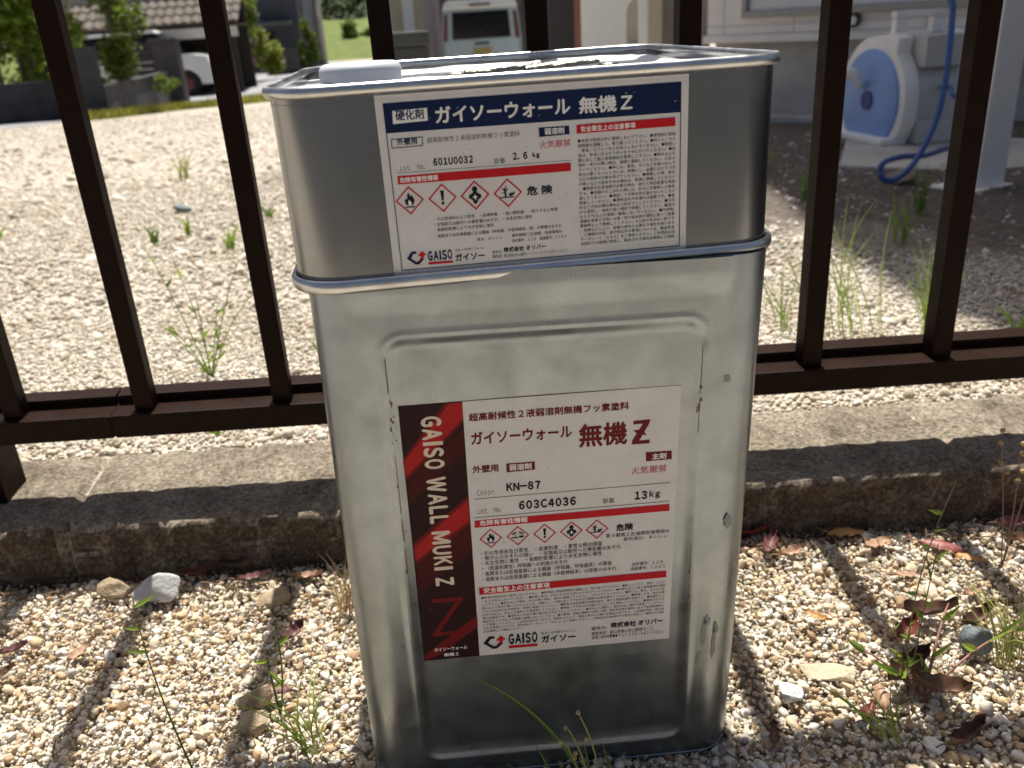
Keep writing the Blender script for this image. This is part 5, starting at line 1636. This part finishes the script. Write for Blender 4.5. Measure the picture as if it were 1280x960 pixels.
# in front of the cans
t = empty('weed', 'green weed with a long arching blade in front of the tall can', 'weed', (0.012, -0.020, 0))
mb = MB(); blade(mb, (0.0, 0, -.004), (-.072, -.010, .118), .0020, bend=(.008, 0, .012), n=16); mb.build('leaf', GRN, t)
mb = MB()
for bx, tx, tz in ((-.030, -.052, .052), (-.020, -.036, .064), (-.004, -.008, .060), (.010, .002, .058), (-.046, -.066, .050), (-.070, -.068, .030)):
    blade(mb, (bx, -.004, -.004), (tx, -.010, tz), .0020, bend=(.002, 0, .003))
mb.build('blades', GRN, t)
stem_plant('weed', 'small flowering stem with tan buds in front of the tall can', (0.010, -0.030, 0), [((-.008, -.004, .082), (.006, 0, 0)), ((-.014, -.004, .072), (.002, 0, .006)), ((-.016, 0, .060), (0, 0, .006)), ((-.008, 0, .046), (.004, 0, 0))], mat('stem_green', (.24, .26, .08), .6, var=.2, scale=60), w_=.0016, heads=2, seed=12, hr=.0015)

# the yard's weeds
def yz(x, y): return (x, y, ground_z(y))
stem_plant('weed', 'clump of tall slender weeds behind the fence at left', yz(-0.33, 0.655), [((-.016, 0, .152), (.006, 0, 0)), ((-.003, .02, .105), (0, 0, 0)), ((.055, .03, .14), (0, 0, .01)), ((-.06, .05, .16), (0, 0, .012)), ((.03, -.02, .10), (0, 0, 0)), ((-.03, -.03, .085), (0, 0, .006)), ((.085, .0, .11), (0, 0, .02)), ((-.045, .02, .06), (0, 0, .004))], GRL, w_=.0017, leaves=3, seed=20)
stem_plant('weed', 'thin weeds behind the left side of the tall can', yz(-0.165, 0.62), [((-.03, 0, .12), (0, 0, .01)), ((.01, .02, .14), (0, 0, 0)), ((-.05, 0, .07), (0, 0, 0)), ((.03, .0, .08), (0, 0, 0))], GRL, w_=.0017, leaves=3, seed=21)
tuft('grass_tuft', 'tall wispy green grass behind the fence right of the cans', yz(0.455, 0.560), 24, .180, .075, GRL, 22, .0017, lean=(-.20, .1), root=.35)
tuft('grass_tuft', 'bright green grass clump at the right fence bar', yz(0.548, 0.505), 30, .120, .040, GRL, 23, .0020, lean=(-.12, .1), root=.3)
tuft('grass_tuft', 'low green grass at the right edge by the fence rail', yz(0.640, 0.49), 18, .045, .035, GRN, 24, .0018)
tuft('grass_tuft', 'wispy grass beside the right edge of the cans in the yard', yz(0.40, 0.60), 12, .10, .06, GRL, 25, .0016, lean=(-.1, .2))
for lab_, x, y, h_, s_, sd in (('small green sprout on the open yard, left one of a close pair', -.665, 1.70, .050, .035, 30), ('small green sprout on the open yard, right one of a close pair', -.610, 1.80, .055, .03, 31), ('green sprout beside the second fence bar', -.462, 1.55, .060, .035, 32),
                            ('green weed by the left can edge near the upper can', -.43, 1.95, .05, .04, 33), ('green sprig at the base of the left bar', -.455, .80, .05, .02, 34), ('low green rosette on the gravel just behind the kerb', -.285, .455, .014, .018, 35),
                            ('yellow-green weed between gravel and house shade', .86, 1.53, .07, .05, 36), ('green weed near the house foundation', 1.0, 2.1, .09, .06, 37), ('sparse grass in the shade below the hose reel', .92, 1.62, .06, .07, 38), ('tall thin grass left of the white casing', .98, 1.25, .12, .05, 39),
                            ('grass sprig in the shaded soil by the right bar', .80, 1.02, .10, .06, 40), ('faint weed patch far out on the left of the yard', -2.0, 3.4, .06, .20, 41), ('pale dry weed in the middle of the yard', -.93, 3.2, .14, .09, 42), ('tiny green weed at the far left of the yard', -3.6, 7.2, .16, .3, 43), ('faint grass patch by the left fence bar', -1.15, 2.0, .05, .12, 44)):
    tuft('weed', lab_, yz(x, y), 11, h_, s_, (GRL if sd % 3 else GRN) if sd not in (42, 41) else leaf_mat('grass_olive', (.3, .33, .1)), sd, .0055 if sd in (30, 31, 32, 33) else (.0035 if y < 2 else .006), cat='weed')
# grass strip along the lane
def strip_grass():
    V, F = [], []
    r = np.random.default_rng(50)
    n = 9000
    s = r.uniform(0, 1, n)
    a = np.array([(-4.55, 12.6), (-4.25, 14.4), (-3.6, 17.0), (-3.2, 20.5), (-2.9, 23.5)])
    b = np.array([(-4.1, 12.9), (-3.6, 15.1), (-2.3, 16.6), (-1.6, 19.5), (-1.2, 23.5)])
    idx = s * 4
    A = np.stack([np.interp(idx, range(5), a[:, k]) for k in (0, 1)], 1)
    B = np.stack([np.interp(idx, range(5), b[:, k]) for k in (0, 1)], 1)
    P = A + (B - A) * r.uniform(0, 1, (n, 1))
    z = 0.05 - 0.045 * np.clip(P[:, 1] - 0.45, 0, 19.5)
    h = r.uniform(.04, .16, n); w_ = r.uniform(.008, .02, n); an = r.uniform(0, 6.28, n)
    dx, dy = np.cos(an) * w_, np.sin(an) * w_
    b0 = np.column_stack([P[:, 0] - dx, P[:, 1] - dy, z]); b1 = np.column_stack([P[:, 0] + dx, P[:, 1] + dy, z])
    t = np.column_stack([P[:, 0] + r.normal(0, .04, n), P[:, 1] + r.normal(0, .04, n), z + h])
    V = np.stack([b0, b1, t], 1).reshape(-1, 3)
    o = raw_mesh('grass', V, np.arange(n * 3).reshape(-1, 3), leaf_mat('strip_grass', (.26, .27, .05), .4, .4), smooth=False)
    tag(o, kind='stuff')
strip_grass()

# dry leaves
LV = {'dark red': mat('leaf_darkred', (.13, .028, .020), .55, var=.35, scale=90), 'brown': mat('leaf_brown', (.16, .085, .045), .6, var=.4, scale=90), 'orange': mat('leaf_orange', (.40, .20, .06), .5, var=.3, scale=90),
      'pink': mat('leaf_pink', (.24, .075, .065), .5, var=.35, scale=90), 'tan': mat('leaf_tan', (.36, .22, .14), .6, var=.3, scale=90), 'purple': mat('leaf_purplebrown', (.15, .06, .06), .55, var=.35, scale=90), 'dark brown': mat('leaf_darkbrown', (.10, .045, .030), .6, var=.4, scale=90)}
def dry_leaf(label, x, y, L, W, rz, col, curl, seed, z=0.003, tilt=0.15, group='dry fallen leaves on the gravel'):
    q = random.Random(seed)
    n, k = 14, 6
    vs, fs = [], []
    tw = q.uniform(-.6, .6)
    for i in range(n + 1):
        s = i / n
        w_ = W / 2 * (math.sin(math.pi * min(1, s * 1.02)) ** 0.75) * (1 - .25 * s) + 1e-5
        for j in range(k + 1):
            u = j / k * 2 - 1
            px, py = (s - .5) * L, u * w_
            pz = curl * W * .55 * abs(u) ** 1.6 + curl * L * .22 * (s - .45) ** 2 * 4 + tw * u * w_ * (s - .5) * 1.6 - .0006 * (1 - abs(u))
            vs.append((px, py + .0012 * math.sin(s * 23 + seed) * u, pz))
    for i in range(n):
        for j in range(k):
            a = i * (k + 1) + j
            fs.append((a, a + 1, a + k + 2, a + k + 1))
    M = Matrix.Translation((x, y, z)) @ Matrix.Rotation(rz, 4, 'Z') @ Matrix.Rotation(q.uniform(-1, 1) * tilt, 4, 'X') @ Matrix.Rotation(q.uniform(-1, 1) * tilt, 4, 'Y')
    mb = MB().add([Vector(v) for v in vs], fs)
    st = [Vector(((-.5) * L, 0, curl * L * .17)), Vector((-.62 * L, .002, curl * L * .2)), Vector((-.75 * L, 0.004, curl * L * .12))]
    mb.tube(st, [.0006, .0005, .0004], 5)
    o = mb.build('dry_leaf', LV[col], smooth=True)
    o.matrix_world = M
    return tag(o, label, 'leaf', group)
for i, (lab_, x, y, L, W, rz, col, curl, z) in enumerate([
    ('dark red dry leaf against the kerb right of the tall can', .200, .222, .040, .018, -.4, 'dark red', .7, .006),
    ('purplish brown leaf lying over the pile right of the tall can', .214, .200, .036, .016, .9, 'purple', .6, .006),
    ('tan-red leaf in the pile just right of the tall can', .228, .187, .030, .014, .2, 'tan', .5, .005),
    ('orange-yellow curled leaf at the kerb foot', .287, .205, .040, .015, -.15, 'orange', -.5, .010),
    ('flat brown leaf near the orange-yellow one', .302, .184, .034, .017, .3, 'tan', .3, .005),
    ('pink-red leaf with an orange tip near the kerb at right', .352, .170, .044, .017, -.55, 'pink', -.4, .009),
    ('orange leaf just below the pink-red leaf', .366, .152, .030, .012, -.5, 'orange', -.4, .006),
    ('brown-red leaf at the kerb by the right edge', .425, .184, .040, .018, .2, 'purple', .5, .008),
    ('brown leaf below the brown-red one at the right edge', .422, .162, .032, .015, -.2, 'brown', .6, .006),
    ('pale brown leaf half buried in gravel right of the bar shadow', .303, .142, .026, .014, .0, 'tan', .2, .003),
    ('small tan leaf in the bright gravel at right', .338, .110, .022, .010, .4, 'tan', .4, .004),
    ('narrow orange-brown leaf standing up right of the tall can', .208, .100, .028, .009, -1.0, 'orange', .3, .010),
    ('red-brown leaf at the upper left of the weed', .262, .074, .034, .018, .6, 'dark red', .7, .007),
    ('dark brown curled leaf behind the weed stem', .291, .088, .042, .019, -.35, 'dark brown', .8, .008),
    ('brown curled leaf left of the slate stone', .318, .074, .034, .017, .3, 'dark brown', .8, .008),
    ('big dark brown leaf at the foot of the weed', .240, .034, .046, .024, .4, 'dark brown', .8, .010),
    ('brown leaf lying in front of the big dark one', .252, .016, .040, .022, -.5, 'brown', .7, .008),
    ('tan-pink leaf folded upright left of the weed foot', .215, .022, .032, .013, 1.3, 'tan', -.7, .010),
    ('pinkish brown leaf at the lower left of the weed', .198, .007, .024, .012, .8, 'pink', .5, .006),
    ('orange-brown leaf right of the slate stone', .338, .058, .030, .014, .1, 'tan', .5, .005),
    ('dark twisted leaf at the bottom right corner', .246, -.024, .034, .016, .3, 'dark brown', .9, .006),
    ('small orange-brown leaf at the right foot of the tall can', .134, .004, .022, .010, 1.2, 'brown', .5, .004),
    ('reddish brown leaf at the far left of the gravel', -.400, .192, .026, .012, .2, 'purple', .6, .005),
    ('brown leaf cut by the left frame edge', -.398, .162, .026, .012, .7, 'brown', .6, .005),
    ('brownish leaf among pale stones at left', -.346, .181, .026, .014, .9, 'tan', .4, .004),
    ('reddish leaf at the kerb foot left of the cans', -.226, .246, .030, .014, .2, 'purple', .5, .007),
    ('dark red leaf at the kerb beside the pale grey stone', -.268, .266, .034, .013, .4, 'dark red', .5, .008),
    ('brown leaf in the kerb shade left of the cans', -.243, .268, .034, .014, -.2, 'brown', .5, .008),
    ('mauve leaf on the gravel left of the tall can', -.182, .166, .024, .016, .9, 'purple', .6, .006),
    ('orange-tan leaf at the kerb close to the tall can', -.179, .240, .030, .013, -.1, 'tan', .5, .006),
    ('long flat red-brown leaf behind the tan stones', -.190, .108, .036, .012, .0, 'purple', -.4, .008),
]):
    dry_leaf(lab_, x, y, L * .88, W * .82, rz, col, curl, 200 + i, z)
# crumbled leaves and twigs nobody could count
mb = MB()
q = random.Random(61)
for _ in range(520):
    x = q.uniform(-.5, .5)
    c = .243 - abs(q.gauss(0, .022)) if q.random() < .6 else q.uniform(.0, .24)
    if x > -.13 and x < .13 and c > -.02: continue
    p = Vector((x, c - FS * x, .003 + q.uniform(0, .003)))
    a = q.uniform(0, 6.28); L = q.uniform(.004, .014)
    d = Vector((math.cos(a), math.sin(a), q.uniform(-.2, .3))) * L
    mb.tube([p, p + d * .5 + Vector((0, 0, .001)), p + d], q.uniform(.0003, .0008), 4)
tag(mb.build('litter', mat('twig_brown', (.14, .085, .05), .8, var=.4, scale=80)), kind='stuff')
